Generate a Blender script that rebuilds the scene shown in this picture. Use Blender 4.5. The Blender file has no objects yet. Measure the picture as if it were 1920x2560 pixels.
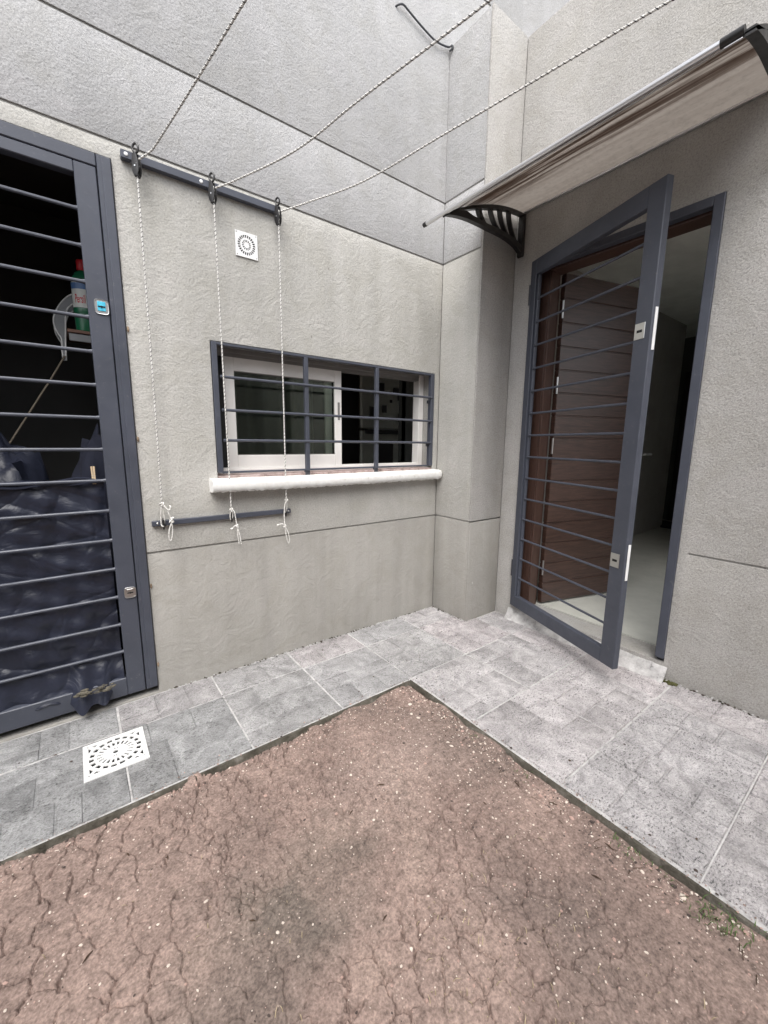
import bpy, bmesh, math, random
import numpy as np
from mathutils import Matrix, Vector

random.seed(7)
rng = np.random.default_rng(7)
scene = bpy.context.scene
COL = scene.collection

# ------------------------------------------------------------------ camera
CAM = Vector((-1.9662, -2.0126, 1.16))
YAW, PITCH, ROLL = math.radians(37.0685), math.radians(-9.6418), math.radians(0.5725)
_f = Vector((math.sin(YAW) * math.cos(PITCH), math.cos(YAW) * math.cos(PITCH), math.sin(PITCH)))
_r = Vector((math.cos(YAW), -math.sin(YAW), 0))
_u = _r.cross(_f)
_r2 = math.cos(ROLL) * _r + math.sin(ROLL) * _u
_u2 = -math.sin(ROLL) * _r + math.cos(ROLL) * _u
cam_data = bpy.data.cameras.new("camera")
cam_data.sensor_fit = 'HORIZONTAL'
cam_data.sensor_width = 36.0
cam_data.lens = 19.0906
cam_data.clip_start = 0.02
cam_data.clip_end = 400
cam = bpy.data.objects.new("camera", cam_data)
m = Matrix.Identity(4)
for i in range(3):
    m[i][0], m[i][1], m[i][2], m[i][3] = _r2[i], _u2[i], -_f[i], CAM[i]
cam.matrix_world = m
COL.objects.link(cam)
scene.camera = cam

# ------------------------------------------------------------------ sky, sun, exposure (overcast)
SUN_DIR = Vector((-0.33, -0.42, 0.85)).normalized()      # towards the sun
world = bpy.data.worlds.new("World")
scene.world = world
world.use_nodes = True
wn = world.node_tree.nodes
wl = world.node_tree.links
wn.clear()
sky = wn.new('ShaderNodeTexSky')
sky.sky_type = 'NISHITA'
sky.sun_disc = False
sky.sun_elevation = math.asin(SUN_DIR.z)
sky.sun_rotation = math.atan2(SUN_DIR.x, SUN_DIR.y)
sky.dust_density = 3.0
sky.ozone_density = 1.0
hs = wn.new('ShaderNodeHueSaturation')
hs.inputs['Saturation'].default_value = 0.30      # an even grey cloud cover
bgd = wn.new('ShaderNodeBackground')
bgd.inputs['Strength'].default_value = 0.15
wo = wn.new('ShaderNodeOutputWorld')
wl.new(sky.outputs[0], hs.inputs['Color'])
wl.new(hs.outputs[0], bgd.inputs['Color'])
wl.new(bgd.outputs[0], wo.inputs['Surface'])

sd = bpy.data.lights.new("sun", 'SUN')
sd.energy = 1.25
sd.angle = math.radians(50)
sd.color = (1.0, 0.975, 0.94)
sun = bpy.data.objects.new("sun", sd)
sun.rotation_euler = (-SUN_DIR).to_track_quat('-Z', 'Y').to_euler()
COL.objects.link(sun)

scene.view_settings.view_transform = 'Standard'
scene.view_settings.look = 'None'
scene.view_settings.gamma = 1.0
scene.view_settings.use_curve_mapping = False
scene.view_settings.exposure = 1.25
scene.render.engine = 'CYCLES'
scene.cycles.max_bounces = 10
scene.cycles.transparent_max_bounces = 12

# ------------------------------------------------------------------ materials
class Mat:
    def __init__(s, name, rough=0.6, metallic=0.0, spec=0.5):
        s.m = bpy.data.materials.new(name)
        s.m.use_nodes = True
        s.nt = s.m.node_tree
        s.N = s.nt.nodes
        s.L = s.nt.links
        s.p = s.N['Principled BSDF']
        s.p.inputs['Roughness'].default_value = rough
        s.p.inputs['Metallic'].default_value = metallic
        s.p.inputs['Specular IOR Level'].default_value = spec
        s._tc = None
        s._bump = None
    def co(s, scale=(1, 1, 1), loc=(0, 0, 0), rot=(0, 0, 0)):
        if s._tc is None:
            s._tc = s.N.new('ShaderNodeTexCoord')
        mp = s.N.new('ShaderNodeMapping')
        mp.inputs['Scale'].default_value = scale
        mp.inputs['Location'].default_value = loc
        mp.inputs['Rotation'].default_value = rot
        s.L.new(s._tc.outputs['Object'], mp.inputs['Vector'])
        return mp.outputs[0]
    def noise(s, scale, detail=4, rough=0.5, dist=0.0, co=None):
        n = s.N.new('ShaderNodeTexNoise')
        n.inputs['Scale'].default_value = scale
        n.inputs['Detail'].default_value = detail
        n.inputs['Roughness'].default_value = rough
        n.inputs['Distortion'].default_value = dist
        s.L.new(co if co is not None else s.co(), n.inputs['Vector'])
        return n.outputs['Fac']
    def voro(s, scale, feature='F1', co=None, rnd=1.0):
        n = s.N.new('ShaderNodeTexVoronoi')
        n.feature = feature
        n.inputs['Scale'].default_value = scale
        n.inputs['Randomness'].default_value = rnd
        s.L.new(co if co is not None else s.co(), n.inputs['Vector'])
        return n.outputs['Distance']
    def ramp(s, fac, stops):
        r = s.N.new('ShaderNodeValToRGB')
        el = r.color_ramp.elements
        while len(el) < len(stops):
            el.new(0.5)
        for e, (pos, c) in zip(el, stops):
            e.position = pos
            if isinstance(c, (int, float)):
                c = (c, c, c)
            e.color = (c[0], c[1], c[2], 1)
        s.L.new(fac, r.inputs['Fac'])
        return r.outputs['Color']
    def mix(s, a, b, fac, mode='MIX'):
        n = s.N.new('ShaderNodeMix')
        n.data_type = 'RGBA'
        n.blend_type = mode
        for sock, v in ((n.inputs[6], a), (n.inputs[7], b), (n.inputs[0], fac)):
            if hasattr(v, 'is_linked'):
                s.L.new(v, sock)
            elif isinstance(v, (int, float)):
                sock.default_value = v
            else:
                sock.default_value = (v[0], v[1], v[2], 1)
        return n.outputs[2]
    def math(s, op, a, b=0.0):
        n = s.N.new('ShaderNodeMath')
        n.operation = op
        for sock, v in zip(n.inputs, (a, b)):
            if hasattr(v, 'is_linked'):
                s.L.new(v, sock)
            else:
                sock.default_value = v
        return n.outputs[0]
    def base(s, c):
        if hasattr(c, 'is_linked'):
            s.L.new(c, s.p.inputs['Base Color'])
        else:
            s.p.inputs['Base Color'].default_value = (c[0], c[1], c[2], 1)
        return s
    def rough(s, v):
        s.L.new(v, s.p.inputs['Roughness'])
        return s
    def bump(s, h, strength=0.5, dist=0.005):
        b = s.N.new('ShaderNodeBump')
        b.inputs['Strength'].default_value = strength
        b.inputs['Distance'].default_value = dist
        s.L.new(h, b.inputs['Height'])
        if s._bump is not None:
            s.L.new(s._bump, b.inputs['Normal'])
        s._bump = b.outputs[0]
        s.L.new(s._bump, s.p.inputs['Normal'])
        return s

def stucco(name, c_a, c_b, grain=1.0, streak=0.5, seed=0.0):
    a = Mat(name, rough=0.93, spec=0.15)
    big = a.noise(1.6, 5, 0.6, 0.6, a.co(loc=(seed, 2, 1)))
    col = a.ramp(big, [(0.3, c_a), (0.7, c_b)])
    st = a.noise(1.0, 5, 0.6, 0.3, a.co(scale=(7, 7, 0.45), loc=(seed, 0, 3)))
    col = a.mix(col, a.ramp(st, [(0.3, 1 - 0.15 * streak), (0.62, 1.0), (0.8, 1.06)]), 1.0, 'MULTIPLY')
    blot = a.noise(5.5, 6, 0.65, 1.0, a.co(loc=(3, seed, 0)))
    col = a.mix(col, a.ramp(blot, [(0.34, (0.93, 0.925, 0.905)), (0.55, 1.0), (0.75, (1.03, 1.015, 1.02))]), 1.0, 'MULTIPLY')
    g = a.noise(135, 4, 0.85)
    g2 = a.voro(120, 'F1')
    col = a.mix(col, a.ramp(g, [(0.33, 1 - 0.36 * grain), (0.50, 1.0), (0.68, 1 + 0.16 * grain)]), 1.0, 'MULTIPLY')
    nick = a.voro(7.0, 'F1', a.co(scale=(1, 1, .6), loc=(seed, seed, 1)))
    col = a.mix(col, (0.62, 0.61, 0.58), a.ramp(nick, [(0.022, 0.55), (0.036, 0.0)]))
    nick2 = a.voro(5.0, 'F1', a.co(scale=(1, 1, .5), loc=(3 + seed, 1, seed)))
    col = a.mix(col, (0.16, 0.15, 0.13), a.ramp(nick2, [(0.012, 0.6), (0.022, 0.0)]))
    a.base(col)
    sw = a.noise(11, 4, 0.55, 2.4)
    sw2 = a.noise(34, 3, 0.6, 1.2)
    a.bump(sw, 0.22, 0.02)
    a.bump(sw2, 0.16, 0.008)
    a.bump(g, 0.7 * grain, 0.004)
    a.bump(g2, 0.3 * grain, 0.003)
    return a.m

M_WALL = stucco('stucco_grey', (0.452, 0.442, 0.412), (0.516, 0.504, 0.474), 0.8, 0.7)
M_WALL_LOW = stucco('stucco_smooth_shaded', (0.336, 0.324, 0.300), (0.384, 0.371, 0.346), 0.35, 1.0, 4.0)  # same paint as the mid wall; lower-wall shade put into the base colour
M_WALL_HIGH = stucco('stucco_rough_skylit', (0.415, 0.413, 0.412), (0.485, 0.481, 0.480), 0.95, 0.5, 9.0)  # same paint; cool cast of the open sky put into the colour
M_WALL_R = stucco('stucco_warm_lit', (0.400, 0.386, 0.366), (0.460, 0.446, 0.426), 1.0, 0.6, 13.0)  # same paint again; warm tone of the light put into the colour
M_WALL_BACK = stucco('render_coat', (0.36, 0.35, 0.33), (0.42, 0.41, 0.39), 0.6, 0.3, 2.0)

def paint(name, c, rough=0.42, var=0.12):
    a = Mat(name, rough=rough)
    n = a.noise(6, 5, 0.6)
    a.base(a.mix(c, a.ramp(n, [(0.3, 1 - var), (0.7, 1 + var)]), 1.0, 'MULTIPLY'))
    du = a.noise(48, 5, 0.75, 0.6)
    a.base(a.mix(a.mix(c, a.ramp(n, [(0.3, 1 - var), (0.7, 1 + var)]), 1.0, 'MULTIPLY'), (0.30, 0.29, 0.27), a.ramp(du, [(0.60, 0.0), (0.80, 0.30)])))
    a.rough(a.ramp(a.noise(22, 4), [(0.3, rough - 0.08), (0.7, rough + 0.14)]))
    a.bump(a.noise(160, 2), 0.06, 0.002)
    return a.m

M_STEEL = paint('slate_paint', (0.060, 0.066, 0.086))
M_GREYP = paint('grey_plastic', (0.22, 0.23, 0.24), 0.4)
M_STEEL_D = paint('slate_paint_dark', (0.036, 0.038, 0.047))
M_BLACKP = paint('black_plastic', (0.018, 0.017, 0.017), 0.38)
M_WHITEP = paint('white_plastic', (0.78, 0.78, 0.77), 0.45, 0.05)
M_ALU = paint('white_aluminium', (0.82, 0.80, 0.77), 0.35, 0.05)
M_TRACK = paint('window_track', (0.20, 0.19, 0.18), 0.4)
a = Mat('bright_metal', rough=0.3, metallic=1.0); a.base((0.62, 0.62, 0.61)); a.bump(a.noise(90, 3), 0.1, 0.002); M_CHROME = a.m
a = Mat('aluminium_rod', rough=0.28, metallic=0.9); a.base((0.75, 0.75, 0.76)); M_ROD = a.m
a = Mat('dark_hole', rough=0.9); a.base((0.012, 0.012, 0.012)); M_HOLE = a.m
a = Mat('blue_film', rough=0.25); a.base(a.ramp(a.noise(60, 3), [(0.35, (0.05, 0.42, 0.62)), (0.7, (0.12, 0.58, 0.74))])); M_BLUE = a.m

# rope
a = Mat('rope_white', rough=0.85, spec=0.2); a.base(a.ramp(a.noise(160, 3), [(0.3, (0.52, 0.50, 0.46)), (0.6, (0.80, 0.79, 0.76))])); M_ROPE = a.m
a = Mat('rope_fleck', rough=0.85, spec=0.2); a.base((0.045, 0.045, 0.05)); M_ROPEB = a.m

# soil
a = Mat('dry_soil', rough=0.97, spec=0.1)
n1 = a.noise(2.1, 6, 0.62, 0.8)
col = a.ramp(n1, [(0.30, (0.148, 0.113, 0.099)), (0.46, (0.212, 0.157, 0.136)), (0.60, (0.270, 0.200, 0.172)), (0.78, (0.328, 0.248, 0.209))])
n2 = a.noise(1.25, 4, 0.55, 0.5, a.co(loc=(5.2, 1.1, 0)))
col = a.mix(col, (0.160, 0.128, 0.112), a.ramp(n2, [(0.52, 0.0), (0.70, 0.5)]))
def blob(cx, cy, r0, r1):
    d = a.N.new('ShaderNodeVectorMath'); d.operation = 'DISTANCE'
    wv = a.N.new('ShaderNodeTexNoise'); wv.inputs['Scale'].default_value = 4.5; wv.inputs['Detail'].default_value = 5; wv.inputs['Roughness'].default_value = .7
    a.L.new(a.co(), wv.inputs['Vector'])
    mv = a.N.new('ShaderNodeVectorMath'); mv.operation = 'MULTIPLY_ADD'
    mv.inputs[1].default_value = (.55, .55, 0); mv.inputs[2].default_value = (-.275, -.275, 0)
    a.L.new(wv.outputs['Color'], mv.inputs[0])
    ad = a.N.new('ShaderNodeVectorMath'); ad.operation = 'ADD'
    a.L.new(a.co(), ad.inputs[0]); a.L.new(mv.outputs[0], ad.inputs[1])
    a.L.new(ad.outputs[0], d.inputs[0]); d.inputs[1].default_value = (cx, cy, -.025)
    return a.ramp(d.outputs['Value'], [(r0, 1.0), (r1, 0.0)])
# old damp stains in the soil and a paler scuffed patch
for (cx, cy, r0, r1, cc, k) in ((-1.66, -1.20, .02, .24, (.118, .102, .088), .8), (-1.42, -1.10, .01, .17, (.125, .105, .09), .7), (-1.86, -1.40, .02, .22, (.125, .105, .092), .7), (-1.13, -1.60, .02, .20, (.15, .118, .105), .6), (-1.10, -.95, .05, .30, (.30, .232, .204), .5)):
    col = a.mix(col, cc, a.math('MULTIPLY', blob(cx, cy, r0, r1), k))
n3 = a.noise(40, 5, 0.75)
col = a.mix(col, a.ramp(n3, [(0.28, 0.55), (0.5, 1.0), (0.74, 1.35)]), 1.0, 'MULTIPLY')
n4 = a.noise(150, 2, 0.6)
col = a.mix(col, a.ramp(n4, [(0.30, 0.68), (0.5, 1.0), (0.68, 1.28)]), 1.0, 'MULTIPLY')
spk = a.voro(70, 'F1')
col = a.mix(col, (0.46, 0.37, 0.32), a.math('MULTIPLY', a.ramp(spk, [(0.10, 0.8), (0.17, 0.0)]), a.ramp(a.noise(7, 3), [(0.45, 0.1), (0.62, 1.0)])))
a.base(col)
a.bump(n3, 0.35, 0.006)
a.bump(n4, 0.5, 0.003)
M_SOIL = a.m

# paving tiles
def pavement(name, c1, c2, pit):
    a = Mat(name, rough=0.85, spec=0.25)
    oi = a.N.new('ShaderNodeObjectInfo')
    n1 = a.noise(3.2, 5, 0.6, 0.5)
    col = a.ramp(n1, [(0.3, c1), (0.7, c2)])
    rnd = a.ramp(oi.outputs['Random'], [(0.0, (0.90, 0.91, 0.92)), (0.5, 1.0), (1.0, (1.08, 1.04, 1.05))])
    col = a.mix(col, rnd, 1.0, 'MULTIPLY')
    cl = a.noise(9, 6, 0.7, 1.5)
    col = a.mix(col, a.ramp(cl, [(0.32, 0.70), (0.5, 1.0), (0.68, 1.30)]), 1.0, 'MULTIPLY')
    pn = a.noise(75, 4, 0.8, 0.6, a.co(scale=(1.0, 1.9, 1.0), rot=(0, 0, 0.5)))
    mask = a.noise(5, 3, 0.6, 0.0, a.co(loc=(2, 7, 0)))
    pits = a.math('MULTIPLY', a.ramp(pn, [(0.385, 1.0), (0.455, 0.0)]), a.ramp(mask, [(0.34, 0.25), (0.56, 1.0)]))
    col = a.mix(col, (0.06, 0.06, 0.06), a.math('MULTIPLY', pits, pit))
    fine = a.noise(170, 3, 0.7)
    col = a.mix(col, a.ramp(fine, [(0.3, 0.66), (0.5, 1.0), (0.7, 1.25)]), 1.0, 'MULTIPLY')
    a.base(col)
    riv = a.noise(16, 5, 0.65, 1.4)
    a.bump(riv, 0.6, 0.012)
    a.bump(pn, 0.7, 0.006)
    a.bump(fine, 0.4, 0.002)
    return a.m
M_TILE_L = pavement('paving_bluish', (0.268, 0.266, 0.264), (0.345, 0.342, 0.340), 0.85)
M_TILE_M = pavement('paving_grey', (0.300, 0.293, 0.291), (0.392, 0.382, 0.381), 0.85)
M_TILE_R = pavement('paving_pinkish', (0.355, 0.340, 0.340), (0.465, 0.444, 0.446), 0.9)
a = Mat('mortar', rough=0.95, spec=0.1)
n = a.noise(24, 5, 0.7)
a.base(a.ramp(n, [(0.28, (0.15, 0.145, 0.14)), (0.43, (0.41, 0.40, 0.395)), (0.75, (0.62, 0.61, 0.60))]))
a.bump(a.noise(90, 4, 0.7), 0.8, 0.006)
M_MORTAR = a.m
a = Mat('concrete_edge', rough=0.95, spec=0.1)
n = a.noise(18, 5, 0.7)
a.base(a.ramp(n, [(0.3, (0.04, 0.036, 0.028)), (0.55, (0.095, 0.087, 0.072)), (0.78, (0.21, 0.195, 0.175))]))
a.bump(a.noise(60, 4, 0.7), 0.9, 0.008)
M_EDGE = a.m

# wood
a = Mat('dark_wood', rough=0.33)
gr = a.noise(3.0, 6, 0.65, 1.2, a.co(scale=(2.0, 2.0, 26)))
a.base(a.ramp(gr, [(0.3, (0.030, 0.016, 0.012)), (0.55, (0.066, 0.036, 0.027)), (0.75, (0.105, 0.060, 0.045))]))
a.bump(gr, 0.15, 0.002)
M_WOOD = a.m
a = Mat('brown_wood_frame', rough=0.4)
gr = a.noise(3.0, 6, 0.65, 1.2, a.co(scale=(24, 24, 2)))
a.base(a.ramp(gr, [(0.3, (0.050, 0.026, 0.019)), (0.7, (0.092, 0.050, 0.038))]))
M_WOODF = a.m

def plain(name, c, rough=0.6, var=0.08, scale=6, spec=0.5):
    a = Mat(name, rough=rough, spec=spec)
    a.base(a.mix(c, a.ramp(a.noise(scale, 4, 0.6), [(0.3, 1 - var), (0.7, 1 + var)]), 1.0, 'MULTIPLY'))
    return a.m
M_HALLFLOOR = plain('cream_floor_tile', (0.60, 0.60, 0.54), 0.16)
M_THRESH = plain('grey_threshold', (0.33, 0.33, 0.32), 0.5)
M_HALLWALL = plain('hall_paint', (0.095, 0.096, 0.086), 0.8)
M_CEIL = plain('hall_ceiling_paint', (0.80, 0.83, 0.79), 0.85)
M_DARKDOOR = plain('dark_inner_door', (0.030, 0.024, 0.022), 0.6)
M_ROOM = plain('kitchen_paint', (0.30, 0.295, 0.26), 0.8)
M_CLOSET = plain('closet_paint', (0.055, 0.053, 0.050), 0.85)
M_FRIDGE = plain('fridge_enamel', (0.66, 0.66, 0.58), 0.35)
M_GREEN = plain('green_bottle', (0.012, 0.13, 0.06), 0.3)
M_LABEL = plain('bottle_label', (0.70, 0.72, 0.68), 0.4)
M_LBLUE = plain('label_blue', (0.10, 0.20, 0.42), 0.4)
M_RED = plain('red_print', (0.60, 0.02, 0.03), 0.4)
M_SHELF = plain('brown_board', (0.16, 0.085, 0.06), 0.6)
M_CURTAIN = plain('grey_curtain', (0.45, 0.45, 0.42), 0.9)
M_NAVY = plain('navy_cloth', (0.007, 0.009, 0.022), 0.9)
M_PEG = plain('clothes_peg_wood', (0.52, 0.40, 0.26), 0.7)
M_CORD = plain('tan_cord', (0.30, 0.25, 0.19), 0.8)
M_SILL = None
a = Mat('white_sill', rough=0.8, spec=0.2)
n = a.noise(30, 5, 0.7)
a.base(a.ramp(n, [(0.22, (0.42, 0.40, 0.36)), (0.36, (0.74, 0.73, 0.70)), (0.6, (0.82, 0.82, 0.80))]))
a.bump(a.noise(70, 5, 0.7), 0.25, 0.004)
M_SILL = a.m
a = Mat('pinkish_sill_bed', rough=0.95, spec=0.1)
n = a.noise(22, 5, 0.7)
a.base(a.ramp(n, [(0.3, (0.12, 0.09, 0.08)), (0.5, (0.36, 0.28, 0.26)), (0.7, (0.48, 0.40, 0.38))]))
a.bump(a.noise(50, 4), 0.7, 0.006)
M_SILLBED = a.m

# bin-bag plastic
a = Mat('black_plastic_film', rough=0.38, spec=0.40)
a.base(a.ramp(a.noise(5, 4), [(0.3, (0.014, 0.016, 0.027)), (0.7, (0.024, 0.028, 0.046))]))
w1 = a.noise(6, 5, 0.6, 2.5, a.co(scale=(1.0, 1.0, 1.6), rot=(0, 0.7, 0)))
w2 = a.noise(26, 4, 0.6, 1.5)
a.bump(w1, 0.30, 0.02)
a.bump(w2, 0.10, 0.005)
M_BAG = a.m
a = Mat('dusty_residue', rough=0.95, spec=0.1)
a.base(a.ramp(a.noise(30, 5, 0.7), [(0.35, (0.04, 0.04, 0.04)), (0.6, (0.15, 0.135, 0.105))]))
M_DUST = a.m

# glass
def glass_mat(name, tint, amount):
    a = Mat(name)
    a.N.remove(a.p)
    tr = a.N.new('ShaderNodeBsdfTransparent'); tr.inputs[0].default_value = (*tint, 1)
    gl = a.N.new('ShaderNodeBsdfGlossy'); gl.inputs['Roughness'].default_value = 0.02
    gl.inputs[0].default_value = (0.9, 0.92, 0.9, 1)
    fr = a.N.new('ShaderNodeFresnel'); fr.inputs[0].default_value = amount
    mx = a.N.new('ShaderNodeMixShader')
    a.L.new(fr.outputs[0], mx.inputs[0]); a.L.new(tr.outputs[0], mx.inputs[1]); a.L.new(gl.outputs[0], mx.inputs[2])
    a.L.new(mx.outputs[0], a.N['Material Output'].inputs[0])
    return a.m
M_GLASS = glass_mat('window_glass', (0.80, 0.84, 0.80), 1.5)

# awning sheet : bronze polycarbonate, grime lying in streaks along its length
a = Mat('bronze_polycarbonate', rough=0.35, spec=0.4)
st = a.noise(1.0, 5, 0.65, 0.4, a.co(scale=(26, 1.1, 10)))
sp = a.noise(38, 4, 0.7)
gx = a.N.new('ShaderNodeSeparateXYZ')
a.L.new(a.co(), gx.inputs[0])
front = a.ramp(a.math('ADD', a.math('MULTIPLY', gx.outputs['X'], 1.0), 0.5), [(0.16, 1.0), (0.44, 0.85), (0.60, 0.08)])
grime = a.math('MULTIPLY', a.ramp(st, [(0.44, 0.0), (0.54, 1.0)]), front)
col = a.mix((0.55, 0.52, 0.49), (0.105, 0.062, 0.038), grime)
col = a.mix(col, a.ramp(sp, [(0.3, 0.86), (0.5, 1.0), (0.75, 1.05)]), 1.0, 'MULTIPLY')
a.base(col)
tl = a.N.new('ShaderNodeBsdfTranslucent'); a.L.new(col, tl.inputs[0])
mx = a.N.new('ShaderNodeMixShader'); mx.inputs[0].default_value = 0.55
a.L.new(a.p.outputs[0], mx.inputs[1]); a.L.new(tl.outputs[0], mx.inputs[2])
a.L.new(mx.outputs[0], a.N['Material Output'].inputs[0])
M_SHEET = a.m
a = Mat('moss', rough=1.0, spec=0.05); a.base(a.ramp(a.noise(50, 4), [(0.3, (0.05, 0.05, 0.02)), (0.7, (0.12, 0.12, 0.06))])); a.bump(a.noise(80, 4), 1.0, 0.01); M_MOSS = a.m
M_GRASS = plain('green_grass', (0.075, 0.13, 0.035), 0.7, 0.2, 40)
M_STRAW = plain('dry_straw', (0.36, 0.29, 0.19), 0.8, 0.2, 40)
M_STONE_W = plain('pale_stone', (0.62, 0.54, 0.47), 0.85, 0.15, 40)
M_STONE_P = plain('pink_stone', (0.40, 0.27, 0.23), 0.9, 0.15, 40)
M_STONE_D = plain('dark_crumb', (0.06, 0.045, 0.04), 0.95, 0.2, 40)
M_LEAF = plain('dead_leaf', (0.06, 0.035, 0.02), 0.9, 0.2, 40)
M_RUST = plain('rusty_plaster', (0.26, 0.19, 0.13), 0.9, 0.5, 60)
M_CABLE = plain('grey_cable', (0.045, 0.048, 0.055), 0.5)

# ------------------------------------------------------------------ mesh helpers
class MB:
    def __init__(s):
        s.v = []; s.f = []; s.mi = []
        s.cur = 0
    def add(s, vs, fs):
        o = len(s.v)
        s.v.extend([tuple(p) for p in vs])
        for f in fs:
            s.f.append(tuple(i + o for i in f)); s.mi.append(s.cur)
        return s
    def box(s, x0, x1, y0, y1, z0, z1, c=0.0, M=None):
        """box with chamfered edges (c = chamfer)"""
        if c <= 0:
            vs = [(x, y, z) for x in (x0, x1) for y in (y0, y1) for z in (z0, z1)]
            fs = [(0, 1, 3, 2), (4, 6, 7, 5), (0, 4, 5, 1), (2, 3, 7, 6), (0, 2, 6, 4), (1, 5, 7, 3)]
        else:
            c = min(c, (x1 - x0) * .45, (y1 - y0) * .45, (z1 - z0) * .45)
            lo, hi = (x0, y0, z0), (x1, y1, z1)
            vs = []; idx = {}
            for ax in range(3):
                for sgn in (0, 1):
                    for b in (0, 1):
                        for d in (0, 1):
                            p = [0, 0, 0]
                            o1, o2 = (ax + 1) % 3, (ax + 2) % 3
                            p[ax] = hi[ax] if sgn else lo[ax]
                            p[o1] = hi[o1] - c if b else lo[o1] + c
                            p[o2] = hi[o2] - c if d else lo[o2] + c
                            key = [0, 0, 0]; key[ax] = sgn; key[o1] = b; key[o2] = d
                            idx[(ax, tuple(key))] = len(vs); vs.append(tuple(p))
            fs = []
            for ax in range(3):
                o1, o2 = (ax + 1) % 3, (ax + 2) % 3
                for sgn in (0, 1):
                    q = []
                    for b, d in ((0, 0), (1, 0), (1, 1), (0, 1)):
                        k = [0, 0, 0]; k[ax] = sgn; k[o1] = b; k[o2] = d
                        q.append(idx[(ax, tuple(k))])
                    fs.append(tuple(q) if sgn else tuple(reversed(q)))
            for ax in range(3):          # edges along ax between faces o1,o2
                o1, o2 = (ax + 1) % 3, (ax + 2) % 3
                for b in (0, 1):
                    for d in (0, 1):
                        k0 = [0, 0, 0]; k0[o1] = b; k0[o2] = d
                        k1 = list(k0); k1[ax] = 1
                        q = [idx[(o1, tuple(k0))], idx[(o1, tuple(k1))], idx[(o2, tuple(k1))], idx[(o2, tuple(k0))]]
                        fs.append(tuple(q) if (b ^ d) else tuple(reversed(q)))
            for k in [(i, j, l) for i in (0, 1) for j in (0, 1) for l in (0, 1)]:
                t = [idx[(0, k)], idx[(1, k)], idx[(2, k)]]
                fs.append(tuple(t) if (sum(k) % 2 == 1) else tuple(reversed(t)))
        if M is not None:
            vs = [tuple(M @ Vector(p)) for p in vs]
        return s.add(vs, fs)
    def tube(s, pts, r, n=8, cap=True, closed=False):
        pts = [Vector(p) for p in pts]
        k = len(pts)
        rs = r if isinstance(r, (list, tuple)) else [r] * k
        vs = []; up = None
        for i in range(k):
            if closed:
                t = pts[(i + 1) % k] - pts[i - 1]
            else:
                t = pts[min(i + 1, k - 1)] - pts[max(i - 1, 0)]
            t.normalize()
            if up is None:
                up = Vector((0, 0, 1)) if abs(t.z) < 0.9 else Vector((1, 0, 0))
            up = up - t * up.dot(t)
            if up.length < 1e-6:
                up = t.orthogonal()
            up.normalize()
            side = t.cross(up)
            for j in range(n):
                an = 2 * math.pi * j / n
                vs.append(pts[i] + (up * math.cos(an) + side * math.sin(an)) * rs[i])
        fs = []
        for i in range(k if closed else k - 1):
            a0 = i * n; b0 = ((i + 1) % k) * n
            for j in range(n):
                fs.append((a0 + j, a0 + (j + 1) % n, b0 + (j + 1) % n, b0 + j))
        if cap and not closed:
            fs.append(tuple(reversed(range(n)))); fs.append(tuple((k - 1) * n + j for j in range(n)))
        return s.add(vs, fs)
    def lathe(s, prof, n=20, M=None):
        vs = []; fs = []
        for (r, z) in prof:
            for j in range(n):
                an = 2 * math.pi * j / n
                vs.append((r * math.cos(an), r * math.sin(an), z))
        for i in range(len(prof) - 1):
            for j in range(n):
                fs.append((i * n + j, i * n + (j + 1) % n, (i + 1) * n + (j + 1) % n, (i + 1) * n + j))
        fs.append(tuple(reversed(range(n)))); fs.append(tuple((len(prof) - 1) * n + j for j in range(n)))
        if M is not None:
            vs = [tuple(M @ Vector(p)) for p in vs]
        return s.add(vs, fs)
    def ball(s, c, r, n=8, sq=(1, 1, 1)):
        prof = []
        vs = []; fs = []
        k = n // 2
        for i in range(1, k):
            th = math.pi * i / k
            for j in range(n):
                ph = 2 * math.pi * j / n
                vs.append((c[0] + r * sq[0] * math.sin(th) * math.cos(ph), c[1] + r * sq[1] * math.sin(th) * math.sin(ph), c[2] + r * sq[2] * math.cos(th)))
        top = len(vs); vs.append((c[0], c[1], c[2] + r * sq[2])); bot = len(vs); vs.append((c[0], c[1], c[2] - r * sq[2]))
        for i in range(k - 2):
            for j in range(n):
                fs.append((i * n + j, (i + 1) * n + j, (i + 1) * n + (j + 1) % n, i * n + (j + 1) % n))
        for j in range(n):
            fs.append((top, j, (j + 1) % n)); fs.append((bot, (k - 2) * n + (j + 1) % n, (k - 2) * n + j))
        return s.add(vs, fs)
    def prism(s, poly, t0, t1, to3):
        n = len(poly)
        vs = [to3(u, v, t0) for u, v in poly] + [to3(u, v, t1) for u, v in poly]
        fs = [tuple(range(n)), tuple(reversed(range(n, 2 * n)))]
        for i in range(n):
            j = (i + 1) % n
            fs.append((i, i + n, j + n, j))
        return s.add(vs, fs)
    def strip(s, left, right, t, to3):
        """band between two polylines (u,v), thickness t0..t1"""
        n = len(left); vs = []
        for (l, r) in zip(left, right):
            vs += [to3(*l, t[0]), to3(*l, t[1]), to3(*r, t[1]), to3(*r, t[0])]
        fs = []
        for i in range(n - 1):
            a, b = i * 4, (i + 1) * 4
            for j in range(4):
                fs.append((a + j, a + (j + 1) % 4, b + (j + 1) % 4, b + j))
        fs.append((0, 3, 2, 1)); e = (n - 1) * 4; fs.append((e, e + 1, e + 2, e + 3))
        return s.add(vs, fs)

def recalc(me):
    bm = bmesh.new(); bm.from_mesh(me)
    bmesh.ops.recalc_face_normals(bm, faces=bm.faces)
    bm.to_mesh(me); bm.free()

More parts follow.
